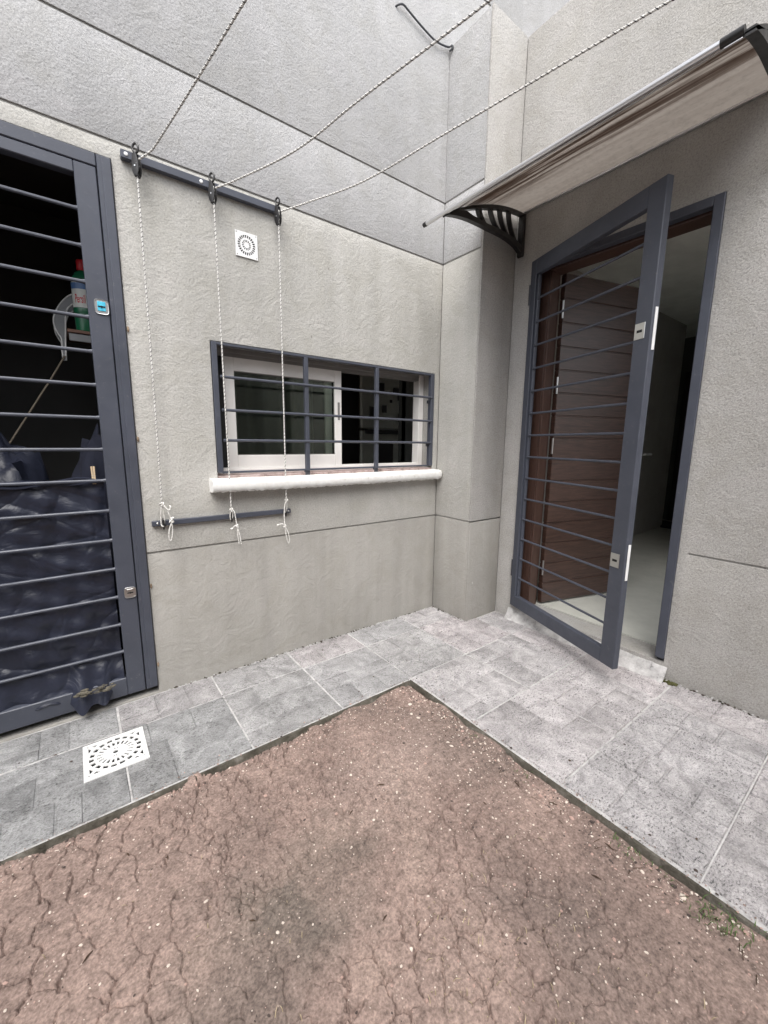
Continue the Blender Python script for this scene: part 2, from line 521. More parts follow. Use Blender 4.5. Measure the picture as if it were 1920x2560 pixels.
def build(name, mb, mats, parent=None, bevel=0.0, seg=2, smooth=35, normals=True, local=False):
    me = bpy.data.meshes.new(name)
    me.from_pydata(mb.v, [], mb.f)
    if not isinstance(mats, (list, tuple)):
        mats = [mats]
    for mm in mats:
        me.materials.append(mm)
    if len(mats) > 1:
        me.polygons.foreach_set('material_index', mb.mi)
    if bevel > 0:
        bm = bmesh.new(); bm.from_mesh(me)
        bmesh.ops.remove_doubles(bm, verts=bm.verts, dist=1e-5)
        bmesh.ops.recalc_face_normals(bm, faces=bm.faces)
        es = [e for e in bm.edges if len(e.link_faces) == 2 and e.calc_face_angle(0) > math.radians(40)]
        bmesh.ops.bevel(bm, geom=es, offset=bevel, segments=seg, affect='EDGES', profile=0.6, clamp_overlap=True)
        bm.to_mesh(me); bm.free()
    elif normals:
        recalc(me)
    if smooth:
        me.polygons.foreach_set('use_smooth', [True] * len(me.polygons))
        me.set_sharp_from_angle(angle=math.radians(smooth))
    o = bpy.data.objects.new(name, me)
    COL.objects.link(o)
    if parent is not None:
        attach(o, parent, local)
    return o

def attach(o, parent, local=False):
    o.parent = parent
    if not local:
        base = parent
        T = Matrix.Identity(4)
        while base is not None:
            if base.get('_loc') is not None:
                T = Matrix.Translation(Vector(base['_loc']))
                break
            base = base.parent if base.parent and base.type != 'EMPTY' else None
        if parent.type == 'EMPTY':
            o.matrix_parent_inverse = T.inverted()
    return o

def thing(name, label, cat, loc=(0, 0, 0), group=None, rotz=0.0):
    e = bpy.data.objects.new(name, None)
    e.empty_display_size = 0.05
    e.location = loc
    e.rotation_euler = (0, 0, rotz)
    e['label'] = label; e['category'] = cat
    e['_loc'] = tuple(loc)
    if group:
        e['group'] = group
    COL.objects.link(e)
    return e

def tag(o, label, cat, group=None):
    o['label'] = label; o['category'] = cat
    if group:
        o['group'] = group
    return o

def struct(o):
    o['kind'] = 'structure'
    return o

def stuff(o, label=None, cat=None):
    o['kind'] = 'stuff'
    if label:
        o['label'] = label; o['category'] = cat
    return o

def panel(us, vs, holes, t0, t1, to3):
    """slab in (u,v) from depth t0 (front) to t1, with rectangular holes (u0,u1,v0,v1)"""
    U = sorted(set([us[0], us[1]] + [min(max(h[i], us[0]), us[1]) for h in holes for i in (0, 1)]))
    V = sorted(set([vs[0], vs[1]] + [min(max(h[i], vs[0]), vs[1]) for h in holes for i in (2, 3)]))
    def solid(i, j):
        if i < 0 or j < 0 or i >= len(U) - 1 or j >= len(V) - 1:
            return False
        cu, cv = (U[i] + U[i + 1]) / 2, (V[j] + V[j + 1]) / 2
        return not any(h[0] < cu < h[1] and h[2] < cv < h[3] for h in holes)
    mb = MB(); ids = {}
    def vid(i, j, t):
        k = (i, j, t)
        if k not in ids:
            ids[k] = len(mb.v); mb.v.append(tuple(to3(U[i], V[j], t1 if t else t0)))
        return ids[k]
    for i in range(len(U) - 1):
        for j in range(len(V) - 1):
            if not solid(i, j):
                continue
            for t in (0, 1):
                mb.f.append((vid(i, j, t), vid(i + 1, j, t), vid(i + 1, j + 1, t), vid(i, j + 1, t)))
            for (di, dj, p, q) in ((-1, 0, (i, j), (i, j + 1)), (1, 0, (i + 1, j), (i + 1, j + 1)), (0, -1, (i, j), (i + 1, j)), (0, 1, (i, j + 1), (i + 1, j + 1))):
                if not solid(i + di, j + dj):
                    mb.f.append((vid(*p, 0), vid(*q, 0), vid(*q, 1), vid(*p, 1)))
    mb.mi = [0] * len(mb.f)
    return mb

def raster(n, mask, size, thick, to3):
    """perforated plate from a boolean mask; rows of cells merged into runs"""
    g = np.array([[mask((i + .5) / n * 2 - 1, (j + .5) / n * 2 - 1) for i in range(n)] for j in range(n)])
    mb = MB(); s = size / n
    def P(i, j, t): return to3(i * s - size / 2, j * s - size / 2, t)
    def quad(a, b, c, d): mb.add([a, b, c, d], [(0, 1, 2, 3)])
    for j in range(n):
        i = 0
        while i < n:
            if g[j][i]:
                k = i
                while k < n and g[j][k]:
                    k += 1
                quad(P(i, j, 0), P(k, j, 0), P(k, j + 1, 0), P(i, j + 1, 0))
                quad(P(i, j, 0), P(i, j + 1, 0), P(i, j + 1, thick), P(i, j, thick))
                quad(P(k, j, 0), P(k, j, thick), P(k, j + 1, thick), P(k, j + 1, 0))
                i = k
            else:
                i += 1
    for i in range(n):
        for j in range(n + 1):
            a = g[j - 1][i] if j > 0 else False
            b = g[j][i] if j < n else False
            if a != b:
                quad(P(i, j, 0), P(i + 1, j, 0), P(i + 1, j, thick), P(i, j, thick))
    return mb

def catmull(pts, n=8):
    pts = [Vector(p) for p in pts]
    out = []
    for i in range(len(pts) - 1):
        p0 = pts[max(i - 1, 0)]; p1 = pts[i]; p2 = pts[i + 1]; p3 = pts[min(i + 2, len(pts) - 1)]
        for k in range(n):
            t = k / n
            out.append(0.5 * ((2 * p1) + (p2 - p0) * t + (2 * p0 - 5 * p1 + 4 * p2 - p3) * t * t + (3 * p1 - p0 - 3 * p2 + p3) * t ** 3))
    out.append(pts[-1])
    return out

def vnoise(x, y, scale, seed=0, octaves=3):
    """value noise on numpy arrays"""
    out = np.zeros_like(x, dtype=float); amp = 1.0; tot = 0
    for o in range(octaves):
        r = np.random.default_rng(seed + o * 17)
        T = r.random((64, 64))
        gx = x * scale; gy = y * scale
        ix = np.floor(gx).astype(int); iy = np.floor(gy).astype(int)
        fx = gx - ix; fy = gy - iy
        fx = fx * fx * (3 - 2 * fx); fy = fy * fy * (3 - 2 * fy)
        a = T[ix % 64, iy % 64]; b = T[(ix + 1) % 64, iy % 64]; c = T[ix % 64, (iy + 1) % 64]; d = T[(ix + 1) % 64, (iy + 1) % 64]
        out += amp * (a * (1 - fx) * (1 - fy) + b * fx * (1 - fy) + c * (1 - fx) * fy + d * fx * fy)
        tot += amp; amp *= 0.5; scale *= 2.03
    return out / tot

def cells(x, y, spacing, seed):
    """distance to the nearest border between jittered cells, in metres"""
    r = np.random.default_rng(seed)
    T = r.random((97, 97, 2))
    gx = x / spacing; gy = y / spacing
    ix = np.floor(gx).astype(int); iy = np.floor(gy).astype(int)
    f1 = np.full(x.shape, 9.0); f2 = np.full(x.shape, 9.0)
    p1 = np.zeros(x.shape + (2,))
    pts = []
    for dx in (-2, -1, 0, 1, 2):
        for dy in (-2, -1, 0, 1, 2):
            j = T[(ix + dx) % 97, (iy + dy) % 97]
            px = ix + dx + 0.08 + 0.84 * j[..., 0]; py = iy + dy + 0.08 + 0.84 * j[..., 1]
            d = np.hypot(gx - px, gy - py)
            f2 = np.where(d < f1, f1, np.minimum(f2, d)); f1 = np.minimum(f1, d)
    return (f2 - f1) * spacing * 0.6

# ================================================================== SETTING
XR = 0.304            # face of the door wall
GA, GB, GC = 2.616, 2.269, 0.668      # grooves of the render
GATE = (-2.66, -1.752, 0.004, 2.206)  # opening in the window wall
WIN = (-1.434, -0.046, 0.985, 1.606)
DOOR = (-1.352, -0.449, 0.085, 2.206)
TOP = 3.43

# ---- soil: one sheet, fine and cracked where it is seen, running out to the far distance
EDGE_Y, EDGE_X = -0.612, -0.732
def soil_sheet():
    st = 0.0025
    xs = np.concatenate([[-60, -20, -6, -4.2, -3.2], np.arange(-2.46, -0.70, st), [-0.2, 2, 8, 30, 60]])
    ys = np.concatenate([[-60, -20, -6, -4.2, -3.2], np.arange(-2.20, -0.575, st), [-0.2, 2, 8, 30, 60]])
    X, Y = np.meshgrid(xs, ys)
    wx = X + 0.016 * (vnoise(X, Y, 22, 5) - .5) * 2 + 0.006 * (vnoise(X, Y, 90, 9) - .5) * 2
    wy = Y + 0.016 * (vnoise(X, Y, 22, 55) - .5) * 2 + 0.006 * (vnoise(X, Y, 90, 59) - .5) * 2
    Z = -0.022 + 0.012 * (vnoise(X, Y, 1.8, 1, 2) - .5) + 0.005 * (vnoise(X, Y, 14, 2) - .5) + 0.0028 * (vnoise(X, Y, 75, 3, 2) - .5)
    d1 = cells(wx, wy, 0.072, 11)
    d2 = cells(wx, wy, 0.030, 23)
    m1 = np.clip((vnoise(X, Y, 2.6, 31, 2) - .36) * 7, 0, 1) * np.clip((-0.92 - X) * 5 + .2, 0, 1)
    m1 = np.maximum(m1, np.clip(-(X + 1.55) * 3, 0, 1) * np.clip((vnoise(X, Y, 5, 71, 2) - .28) * 6, 0, 1))
    gap1 = np.clip((vnoise(X, Y, 11, 37, 2) - .20) * 7, 0.12, 1)
    m2 = np.clip((vnoise(X, Y, 3.1, 41, 2) - .40) * 7, 0, 1) * np.clip((vnoise(X, Y, 24, 47, 2) - .42) * 6, 0, 1)
    Z -= 0.017 * np.clip(1 - d1 / 0.0028, 0, 1) ** .7 * m1 * gap1
    Z -= 0.012 * np.clip(1 - d2 / 0.0026, 0, 1) ** .7 * m2 * np.clip((Y + 1.35) * 5, 0, 1)
    # rim: soil heaped unevenly against the paving
    e = np.minimum(np.abs(Y - EDGE_Y), np.abs(X - EDGE_X) + np.where(Y > EDGE_Y, 9, 0))
    ry = np.clip(1 - np.abs(Y - EDGE_Y) / 0.05, 0, 1); rx = np.clip(1 - np.abs(X - EDGE_X) / 0.07, 0, 1)
    Z += ry * (0.036 * (vnoise(X, Y, 8, 61, 2) - .22))
    Z += rx * (0.044 * (vnoise(X, Y, 7, 67, 2) - .36))
    far = (np.abs(X + 1.7) > 1.4) | (np.abs(Y + 1.6) > 1.4)
    Z = np.where(far, -0.045, Z)
    inner = (X > EDGE_X + .02) | (Y > EDGE_Y + .03)
    Z = np.where(inner, -0.10, Z)
    ny, nx = X.shape
    co = np.stack([X, Y, Z], -1).reshape(-1, 3)
    idx = np.arange(nx * ny).reshape(ny, nx)
    q = np.stack([idx[:-1, :-1], idx[:-1, 1:], idx[1:, 1:], idx[1:, :-1]], -1).reshape(-1, 4)
    me = bpy.data.meshes.new('ground')
    me.vertices.add(len(co)); me.vertices.foreach_set('co', co.ravel())
    me.loops.add(q.size); me.loops.foreach_set('vertex_index', q.ravel().astype(np.int32))
    me.polygons.add(len(q))
    me.polygons.foreach_set('loop_start', np.arange(0, q.size, 4, dtype=np.int32))
    me.polygons.foreach_set('loop_total', np.full(len(q), 4, dtype=np.int32))
    me.update(calc_edges=True)
    me.validate()
    me.polygons.foreach_set('use_smooth', [True] * len(q))
    me.materials.append(M_SOIL)
    o = bpy.data.objects.new('ground', me); COL.objects.link(o)
    struct(o)
    def height(x, y):
        j = int(np.argmin(np.abs(xs - x))); i = int(np.argmin(np.abs(ys - y)))
        return float(Z[i, j])
    return o, height
ground, soil_z = soil_sheet()

# ---- paving: mortar bed with a step down to the soil, single stamped tiles on it
mb = MB()
mb.box(-4.3, EDGE_X, EDGE_Y, -0.001, -0.16, -0.0035)
mb.box(EDGE_X, XR + 0.02, -4.3, -0.001, -0.16, -0.0033)
pave = struct(build('pavement', mb, M_MORTAR))
# raw concrete edge of the slab towards the soil
def edge_strip(p0, p1, out, seed):
    r = random.Random(seed); n = 120; mb = MB(); rows = []
    for i in range(n + 1):
        t = i / n; p = Vector(p0).lerp(Vector(p1), t); o = Vector(out)
        w = 0.010 + 0.005 * math.sin(i * .9 + seed) * r.random()
        rows.append([p + Vector((0, 0, -0.002)), p + o * w * .6 + Vector((0, 0, -0.004 - 0.002 * r.random())), p + o * (w + .003) + Vector((0, 0, -0.02)), p + o * (w + 0.004 * r.random()) + Vector((0, 0, -0.12)), p + Vector((0, 0, -.12))])
    vs = [tuple(q) for row in rows for q in row]; fs = []
    for i in range(n):
        for j in range(4):
            fs.append((i * 5 + j, i * 5 + j + 1, (i + 1) * 5 + j + 1, (i + 1) * 5 + j))
    mb.add(vs, fs)
    return build('slab_edge', mb, M_EDGE, pave)
edge_strip((-4.2, EDGE_Y, 0), (EDGE_X - .012, EDGE_Y, 0), (0, -1, 0), 1)
edge_strip((EDGE_X, EDGE_Y + .0, 0), (EDGE_X, -4.2, 0), (-1, 0, 0), 2)

def stamped_tile(x0, x1, y0, y1, mat, seed):
    """tile with stamped stone pattern: a few unequal raised pads, softly rounded"""
    r = random.Random(seed); g = 0.0034
    x0 += g * r.uniform(.6, 1.5); x1 -= g * r.uniform(.6, 1.5); y0 += g * r.uniform(.6, 1.5); y1 -= g * r.uniform(.6, 1.5)
    lift = r.uniform(-.0012, .0016); tx = r.uniform(-.004, .004); ty = r.uniform(-.004, .004)
    def split(a, b, c, d, depth):
        w, h = b - a, d - c
        if depth <= 0 or (w < 0.17 and h < 0.17):
            return [(a, b, c, d)]
        if w >= h:
            k = a + w * r.choice((0.36, 0.5, 0.64)); return split(a, k, c, d, depth - 1) + split(k, b, c, d, depth - 1)
        k = c + h * r.choice((0.36, 0.5, 0.64)); return split(a, b, c, k, depth - 1) + split(a, b, k, d, depth - 1)
    pads = split(x0, x1, y0, y1, 3 if (x1 - x0) * (y1 - y0) > .1 else 2)
    mb = MB()
    for (a, b, c, d) in pads:
        e = 0.0018
        ia = a if abs(a - x0) < 1e-6 else a + e; ib = b if abs(b - x1) < 1e-6 else b - e
        ic = c if abs(c - y0) < 1e-6 else c + e; id_ = d if abs(d - y1) < 1e-6 else d - e
        z = r.uniform(-0.0010, 0.0010) + lift + tx * ((a + b) / 2 - (x0 + x1) / 2) + ty * ((c + d) / 2 - (y0 + y1) / 2); ch = 0.0028
        def j(v=0.0018): return r.uniform(-v, v)
        tl = [(ia + ch + j(), ic + ch + j(), z + j(.001)), (ib - ch + j(), ic + ch + j(), z + j(.001)), (ib - ch + j(), id_ - ch + j(), z + j(.001)), (ia + ch + j(), id_ - ch + j(), z + j(.001))]
        lo = [(ia, ic, -0.0032), (ib, ic, -0.0032), (ib, id_, -0.0032), (ia, id_, -0.0032)]
        bo = [(p[0], p[1], -0.02) for p in lo]
        mb.add(tl + lo + bo, [(0, 1, 2, 3)] + [(4 + k, 4 + (k + 1) % 4, (k + 1) % 4, k) for k in range(4)] + [(8 + k, 8 + (k + 1) % 4, 4 + (k + 1) % 4, 4 + k) for k in range(4)])
    base = MB(); mb.box(x0 + .001, x1 - .001, y0 + .001, y1 - .001, -0.022, -0.0030)
    return build('paving_tile', mb, mat, pave, normals=True, smooth=50)

XJ = [-3.12, -2.72, -2.32, -1.92, -1.52, -1.12, -0.72]
sd_ = 100
for a0, b0 in zip(XJ[:-1], XJ[1:]):
    for (c0, d0) in ((-0.205, -0.006), (EDGE_Y + .004, -0.205)):
        stamped_tile(a0, b0 if b0 != -0.72 else -0.722, c0, d0, M_TILE_M if a0 > -1.2 else M_TILE_L, sd_); sd_ += 1
YJ = [-0.205, -0.605, -1.003, -1.405, -1.802, -2.20, -2.60, -3.0]
for (a0, b0) in ((EDGE_X + .010, -0.318), (-0.318, 0.094), (0.094, XR - .004)):
    for d0, c0 in zip(YJ[:-1], YJ[1:]):
        dd = d0
        if a0 > 0.05 and d0 > -0.3:
            dd = -0.322
        stamped_tile(a0, b0, c0, dd, M_TILE_M if (d0 > -.3 and a0 < -.5) else M_TILE_R, sd_); sd_ += 1
stamped_tile(-0.722, -0.315, -0.205, -0.006, M_TILE_M, sd_)
stamped_tile(-0.315, -0.004, -0.205, -0.006, M_TILE_R, sd_ + 1)

# ================================================================== WINDOW WALL (house, plane y = 0)
to_left = lambda u, v, t: (u, t, v)
wall = thing('house_wall', 'tall grey rendered wall with barred window, behind the clotheslines', 'wall', (-1.7, 0.07, 0))
H2 = [GATE, WIN]
g = 0.0045
build('backing', panel((-4.3, 4.2), (-0.1, 6.2), H2, 0.007, 0.16, to_left), M_WALL_BACK, wall)
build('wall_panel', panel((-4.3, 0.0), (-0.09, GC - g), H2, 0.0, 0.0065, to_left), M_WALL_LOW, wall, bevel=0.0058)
build('wall_panel', panel((-4.3, 0.0), (GC + g, GB - g), H2, 0.0, 0.0065, to_left), M_WALL, wall, bevel=0.0058)
build('wall_panel', panel((-4.3, 0.0), (GB + g, GA - g), [], 0.0, 0.0065, to_left), M_WALL_HIGH, wall, bevel=0.0058)
build('wall_panel', panel((-4.3, 4.2), (GA + g, 3.812), [], 0.0, 0.0065, to_left), M_WALL_HIGH, wall, bevel=0.0058)
build('wall_panel', panel((-4.3, 4.2), (3.826, 6.2), [], 0.0, 0.0065, to_left), M_WALL_HIGH, wall, bevel=0.0058)

# pier in the corner
PY0 = -0.318
pier = thing('corner_pier', 'square rendered pier standing in the corner between window and door', 'pier', (0.15, -0.16, 0))
def course(z0, z1, mat):
    mb = MB(); mb.box(0.0, XR - .001, PY0 + .013, -0.001, z0, z1, 0.0)
    build('render_course', mb, mat, pier, bevel=0.0058)
mb = MB(); mb.box(0.007, XR - .002, PY0 + .016, -0.002, -0.1, TOP - .02); build('core', mb, M_WALL_BACK, pier)
course(-0.09, GC - g, M_WALL_LOW); course(GC + g, GB - g, M_WALL); course(GB + g, GA - g, M_WALL_HIGH); course(GA + g, TOP, M_WALL_HIGH)
for z0, z1, mt in ((-0.09, GC - g, M_WALL_LOW), (GC + g, TOP, M_WALL_R)):
    mb = MB(); mb.box(0.0, XR - .001, PY0, PY0 + .0125, z0, z1); build('render_face', mb, mt, pier, bevel=0.004)

# ================================================================== DOOR WALL (plane x = XR)
to_right = lambda u, v, t: (t, u, v)
dwall = thing('door_wall', 'grey rendered wall holding the doorway under the awning', 'wall', (XR + .07, -1.9, 0))
slots = [(-4.6, -1.392, 0.652, 0.661)]
mb = panel((-4.5, PY0 + .0), (-0.09, TOP), [DOOR] + slots, XR, XR + .0065, to_right)
build('render_face', mb, M_WALL_R, dwall, bevel=0.004)
build('backing', panel((-4.5, 0.0), (-0.1, TOP - .002), [DOOR], XR + .007, XR + .16, to_right), M_WALL_BACK, dwall)

# far walls of the yard, behind and left of the camera
mb = MB(); mb.box(-4.45, XR, -4.2, -4.0, -.1, 3.3); struct(build('yard_wall', mb, M_WALL_R))
mb = MB(); mb.box(-4.45, -4.25, -4.0, .0, -.1, 2.3); struct(build('yard_wall', mb, M_WALL_R))

# ---- hall behind the door
HZ = 0.088
mb = MB(); mb.box(XR + .17, 5.2, -2.4, 1.0, HZ - .1, HZ); hf = struct(build('hall_floor', mb, M_HALLFLOOR))
mb = MB(); mb.box(XR + .162, 5.3, -2.5, 1.1, 2.62, 2.75); struct(build('hall_ceiling', mb, M_CEIL))
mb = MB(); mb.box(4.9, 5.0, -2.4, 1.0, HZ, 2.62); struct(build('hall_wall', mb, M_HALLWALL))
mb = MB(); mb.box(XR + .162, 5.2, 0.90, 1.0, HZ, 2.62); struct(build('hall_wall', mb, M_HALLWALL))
struct(build('hall_wall', panel((XR + .162, 5.2), (HZ, 2.62), [(0.58, 1.9, .40, 2.48)], -2.4, -2.3, to_left), M_HALLWALL))  # unseen side opening, added to let skylight into the hall
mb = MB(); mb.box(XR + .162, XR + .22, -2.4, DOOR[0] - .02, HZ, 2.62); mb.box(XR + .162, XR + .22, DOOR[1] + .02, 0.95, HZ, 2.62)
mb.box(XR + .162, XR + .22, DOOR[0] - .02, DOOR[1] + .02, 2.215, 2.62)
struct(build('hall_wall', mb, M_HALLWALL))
# roof of the lower house
mb = MB(); mb.box(XR + .01, 5.4, -2.5, -0.002, 3.2, TOP - .01); struct(build('roof', mb, M_WALL_BACK))
# joints of the hall floor tiles
mb = MB(); mb.box(XR + .005, XR + .168, DOOR[0], DOOR[1], -0.05, HZ - .010, 0.003)
tag(build('threshold', mb, M_THRESH), 'grey stone threshold slab in the open doorway', 'threshold')
inner = thing('inner_doorway', 'dark doorway at the far end of the hall', 'door', (4.86, -0.05, HZ))
mb = MB(); mb.box(4.87, 4.899, -0.55, 0.10, HZ, 2.1, .004); build('door_panel', mb, M_DARKDOOR, inner)
mb = MB(); mb.box(4.85, 4.899, 0.10, 0.16, HZ, 2.16, .004); mb.box(4.85, 4.899, -.61, -.55, HZ, 2.16, .004); mb.box(4.85, 4.899, -.55, .10, 2.1, 2.16, .004); build('door_frame', mb, M_DARKDOOR, inner)
mb = MB()
n_ = 14
for i in range(n_):
    pass
mb.box(4.15, 4.6, -0.15, 0.45, HZ + .002, HZ + .03, .012)
tag(build('door_mat', mb, M_NAVY), 'dark blue mat lying at the back of the hall', 'mat')

# ================================================================== LEFT GATE
def lock_plate(parent, c, film, local=False, w=0.044, h=0.052):
    """case plate facing -y : plate, raised rim, slot"""
    x, y, z = c
    mb = MB()
    poly = []
    for k in range(24):
        an = 2 * math.pi * k / 24
        poly.append((x + w / 2 * math.copysign(abs(math.cos(an)) ** .35, math.cos(an)), z + h / 2 * math.copysign(abs(math.sin(an)) ** .45, math.sin(an))))
    mb.prism(poly, y, y - 0.003, lambda u, v, t: (u, t, v))
    p = build('lock_plate', mb, M_CHROME, parent, local=local)
    mb = MB(); mb.tube([(u, y - .003, v) for u, v in poly], 0.0016, 5, closed=True); build('rim', mb, M_CHROME, p)
    mb = MB(); mb.box(x - w * .30, x + w * .30, y - .0052, y - .003, z - h * .30, z + h * .36, 0.001)
    build('cover_film' if film else 'lock_face', mb, M_BLUE if film else M_CHROME, p)
    mb = MB(); mb.box(x - w * .26, x + w * .26, y - .0064, y - .0052, z - .0025, z + .0025); mb.ball((x, y - .0056, z), .0042, 8); build('key_slot', mb, M_HOLE, p)
    mb = MB()
    for sx in (-1, 1):
        for sz in (-1, 1):
            mb.ball((x + sx * w * .40, y - .0035, z + sz * h * .40), .0024, 6)
    build('rivet', mb, M_CHROME, p)['kind'] = 'stuff'
    return p

GX0, GX1 = GATE[0], GATE[1]
gate = thing('barred_gate', 'slate grey barred metal gate at the left with black plastic behind it', 'gate', (-2.2, 0.0, 0.03))
yf = -0.004
def fr(name, x0, x1, z0, z1, y0=yf, y1=0.036, mat=M_STEEL, c=.003, parent=gate):
    mb = MB(); mb.box(x0, x1, y0, y1, z0, z1, c); return build(name, mb, mat, parent)
fr('frame_post', -1.802 + .0015, GX1 - .002, .035, 2.204); fr('frame_post', GX0 + .002, GX0 + .05, .035, 2.204)
fr('frame_head', GX0 + .05, -1.802, 2.160, 2.204)
fr('post_ridge', -1.786, GX1 - .003, .04, 2.20, yf - .006, yf, parent=gate)
fr('stile', -1.8725, -1.804, .036, 2.157); fr('stile', GX0 + .053, GX0 + .12, .036, 2.157)
fr('top_rail', GX0 + .12, -1.8725, 2.117, 2.157); fr('bottom_rail', GX0 + .12, -1.8725, .036, .120)
bm_ = None
for k in range(15):
    z = 2.005 - 0.1262 * k
    mb = MB(); mb.tube([(GX0 + .12, .014, z), (GX0 + .128, .014, z), (-1.884, .014, z), (-1.878, .014, z), (-1.8725, .014, z)], [.0068, .0068, .0068, .0082, .0095], 10)
    o = build('bar', mb, M_STEEL, gate)
lock_plate(gate, (-1.829, yf - .0003, 1.667), True)
lock_plate(gate, (-1.828, yf - .0003, 0.508), False, w=.042, h=.046)
for z in (1.98, 1.12, 0.55):
    pass
for z in (1.60, 1.165, 0.52, 0.14):
    mb = MB()
    r = random.Random(int(z * 100))
    mb.ball((GX1 + .005, -.003, z), .008, 8, (.55, .4, 1.5)); build('plaster_dab', mb, M_RUST, gate)

# closet behind the gate
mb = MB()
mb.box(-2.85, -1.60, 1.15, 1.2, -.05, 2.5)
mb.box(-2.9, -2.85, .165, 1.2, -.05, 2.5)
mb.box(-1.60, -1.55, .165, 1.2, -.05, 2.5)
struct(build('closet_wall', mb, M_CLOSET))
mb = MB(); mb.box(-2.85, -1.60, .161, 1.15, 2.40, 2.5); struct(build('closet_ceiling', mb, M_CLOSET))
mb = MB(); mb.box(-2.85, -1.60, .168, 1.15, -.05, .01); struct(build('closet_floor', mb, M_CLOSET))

# shelf rack and bottle
rk = thing('wall_rack', 'small white rounded rack with brown shelf inside the dark closet', 'rack', (-1.86, .45, 1.5))
ao = [(-1.966, 1.547), (-1.967, 1.573), (-1.964, 1.622), (-1.975, 1.647), (-1.985, 1.677), (-1.984, 1.713), (-1.969, 1.752), (-1.943, 1.794), (-1.909, 1.827), (-1.86, 1.845), (-1.80, 1.840), (-1.74, 1.80)]
ai = [(-1.954, 1.548), (-1.951, 1.597), (-1.949, 1.625), (-1.947, 1.646), (-1.943, 1.684), (-1.939, 1.727), (-1.929, 1.760), (-1.918, 1.775), (-1.900, 1.790), (-1.86, 1.802), (-1.81, 1.797), (-1.765, 1.765)]
for dy in (.50, .64):
    L1 = [tuple(p)[:2] for p in catmull([(a_, b_, 0) for a_, b_ in ao], 4)]; R1 = [tuple(p)[:2] for p in catmull([(a_, b_, 0) for a_, b_ in ai], 4)]
    mb = MB(); mb.strip(L1, R1, (dy, dy + .006), lambda u, v, t: (u, t, v)); hp = build('hoop', mb, M_GREYP, rk)
    mb = MB(); mb.tube([(p[0], dy, p[1]) for p in L1], .003, 6); build('rim', mb, M_WHITEP, hp)
    mb = MB(); mb.tube([(p[0], dy, p[1]) for p in R1], .003, 6); build('rim', mb, M_WHITEP, hp)
mb = MB(); mb.box(-1.940, -1.740, .405, .645, 1.640, 1.6545, .002); build('shelf_board', mb, M_SHELF, rk)
mb = MB(); mb.box(-1.935, -1.745, .412, .420, 1.605, 1.639, .002); build('apron', mb, M_GREYP, rk)
bt = thing('detergent_bottle', 'green detergent bottle with red cap and white label on the rack', 'bottle', (-1.868, .46, 1.652))
Mt = Matrix.Translation((-1.856, .46, 1.655)) @ Matrix.Diagonal((1.0, .62, 1.0, 1))
mb = MB(); mb.lathe([(.042, 0), (.049, .006), (.050, .05), (.050, .205), (.047, .232), (.034, .260), (.019, .270), (.016, .280)], 24, Mt); build('body', mb, M_GREEN, bt)
mb = MB(); mb.lathe([(.021, .272), (.024, .275), (.024, .312), (.020, .318)], 18, Mt); build('cap', mb, M_RED, bt)
mb = MB(); mb.lathe([(.0504, .082), (.0510, .086), (.0510, .212), (.0500, .216)], 24, Mt); lb = build('label_sleeve', mb, M_LABEL, bt)
mb = MB(); mb.lathe([(.0510, .186), (.0516, .188), (.0514, .210), (.0505, .214)], 24, Mt); build('label_band', mb, M_LBLUE, lb)
mb = MB(); mb.lathe([(.0512, .082), (.0518, .084), (.0518, .104), (.0512, .106)], 24, Mt); build('label_band', mb, M_GREEN, lb)
tc = bpy.data.curves.new('print', 'FONT'); tc.body = 'Persil'; tc.size = .052; tc.align_x = 'CENTER'; tc.extrude = .0004; tc.shear = .12; tc.offset = .0006
to_ = bpy.data.objects.new('print', tc); COL.objects.link(to_)
bpy.context.view_layer.update()
me = bpy.data.meshes.new_from_object(to_.evaluated_get(bpy.context.evaluated_depsgraph_get()))
bpy.data.objects.remove(to_)
rr_, ry_ = .0518, .0518 * .62
for v in me.vertices:       # wrap the lettering round the label
    x, y, z = v.co
    an = x * .40 / .052 - .50
    v.co = (-1.856 + rr_ * math.sin(an), .46 - ry_ * math.cos(an) - z, 1.655 + .126 + y)
me.materials.clear(); me.materials.append(M_RED)
po = bpy.data.objects.new('print', me); COL.objects.link(po); attach(po, lb)

mb = MB(); mb.tube([(-1.955, .60, 1.57), (-2.02, .61, 1.455), (-2.20, .6, 1.148), (-2.3, .6, .98)], .004, 6)
tag(build('cord', mb, M_CORD), 'thin tan cord hanging slantwise inside the dark closet', 'cord')

def crumple(name, c, size, mat, seed, label, cat):
    """lumpy soft bundle: displaced ball"""
    n, k = 26, 14; mb = MB(); vs = []; fs = []
    for i in range(k + 1):
        th = math.pi * i / k
        for j in range(n):
            ph = 2 * math.pi * j / n
            d = np.array([math.sin(th) * math.cos(ph), math.sin(th) * math.sin(ph), math.cos(th)])
            w = 1 + .16 * math.sin(3.1 * d[0] * 2 + seed) * math.cos(4.3 * d[2] * 2 + seed * 2) + .10 * math.sin(9 * d[0] + 7 * d[2] + seed) + .05 * math.sin(17 * d[1] + 13 * d[2])
            vs.append((c[0] + size[0] * w * d[0], c[1] + size[1] * w * d[1], max(c[2] + size[2] * w * d[2], .02)))
    for i in range(k):
        for j in range(n):
            fs.append((i * n + j, i * n + (j + 1) % n, (i + 1) * n + (j + 1) % n, (i + 1) * n + j))
    mb.add(vs, fs)
    return tag(build(name, mb, mat, smooth=60), label, cat)
crumple('garbage_bag', (-2.22, .34, .62), (.20, .15, .56), M_BAG, 1, 'shiny black garbage bag standing inside the closet behind the gate', 'bag')
crumple('cloth_bundle', (-1.90, .36, .58), (.14, .15, .58), M_NAVY, 4, 'navy blue cloth bundle beside the black bag in the closet', 'cloth')

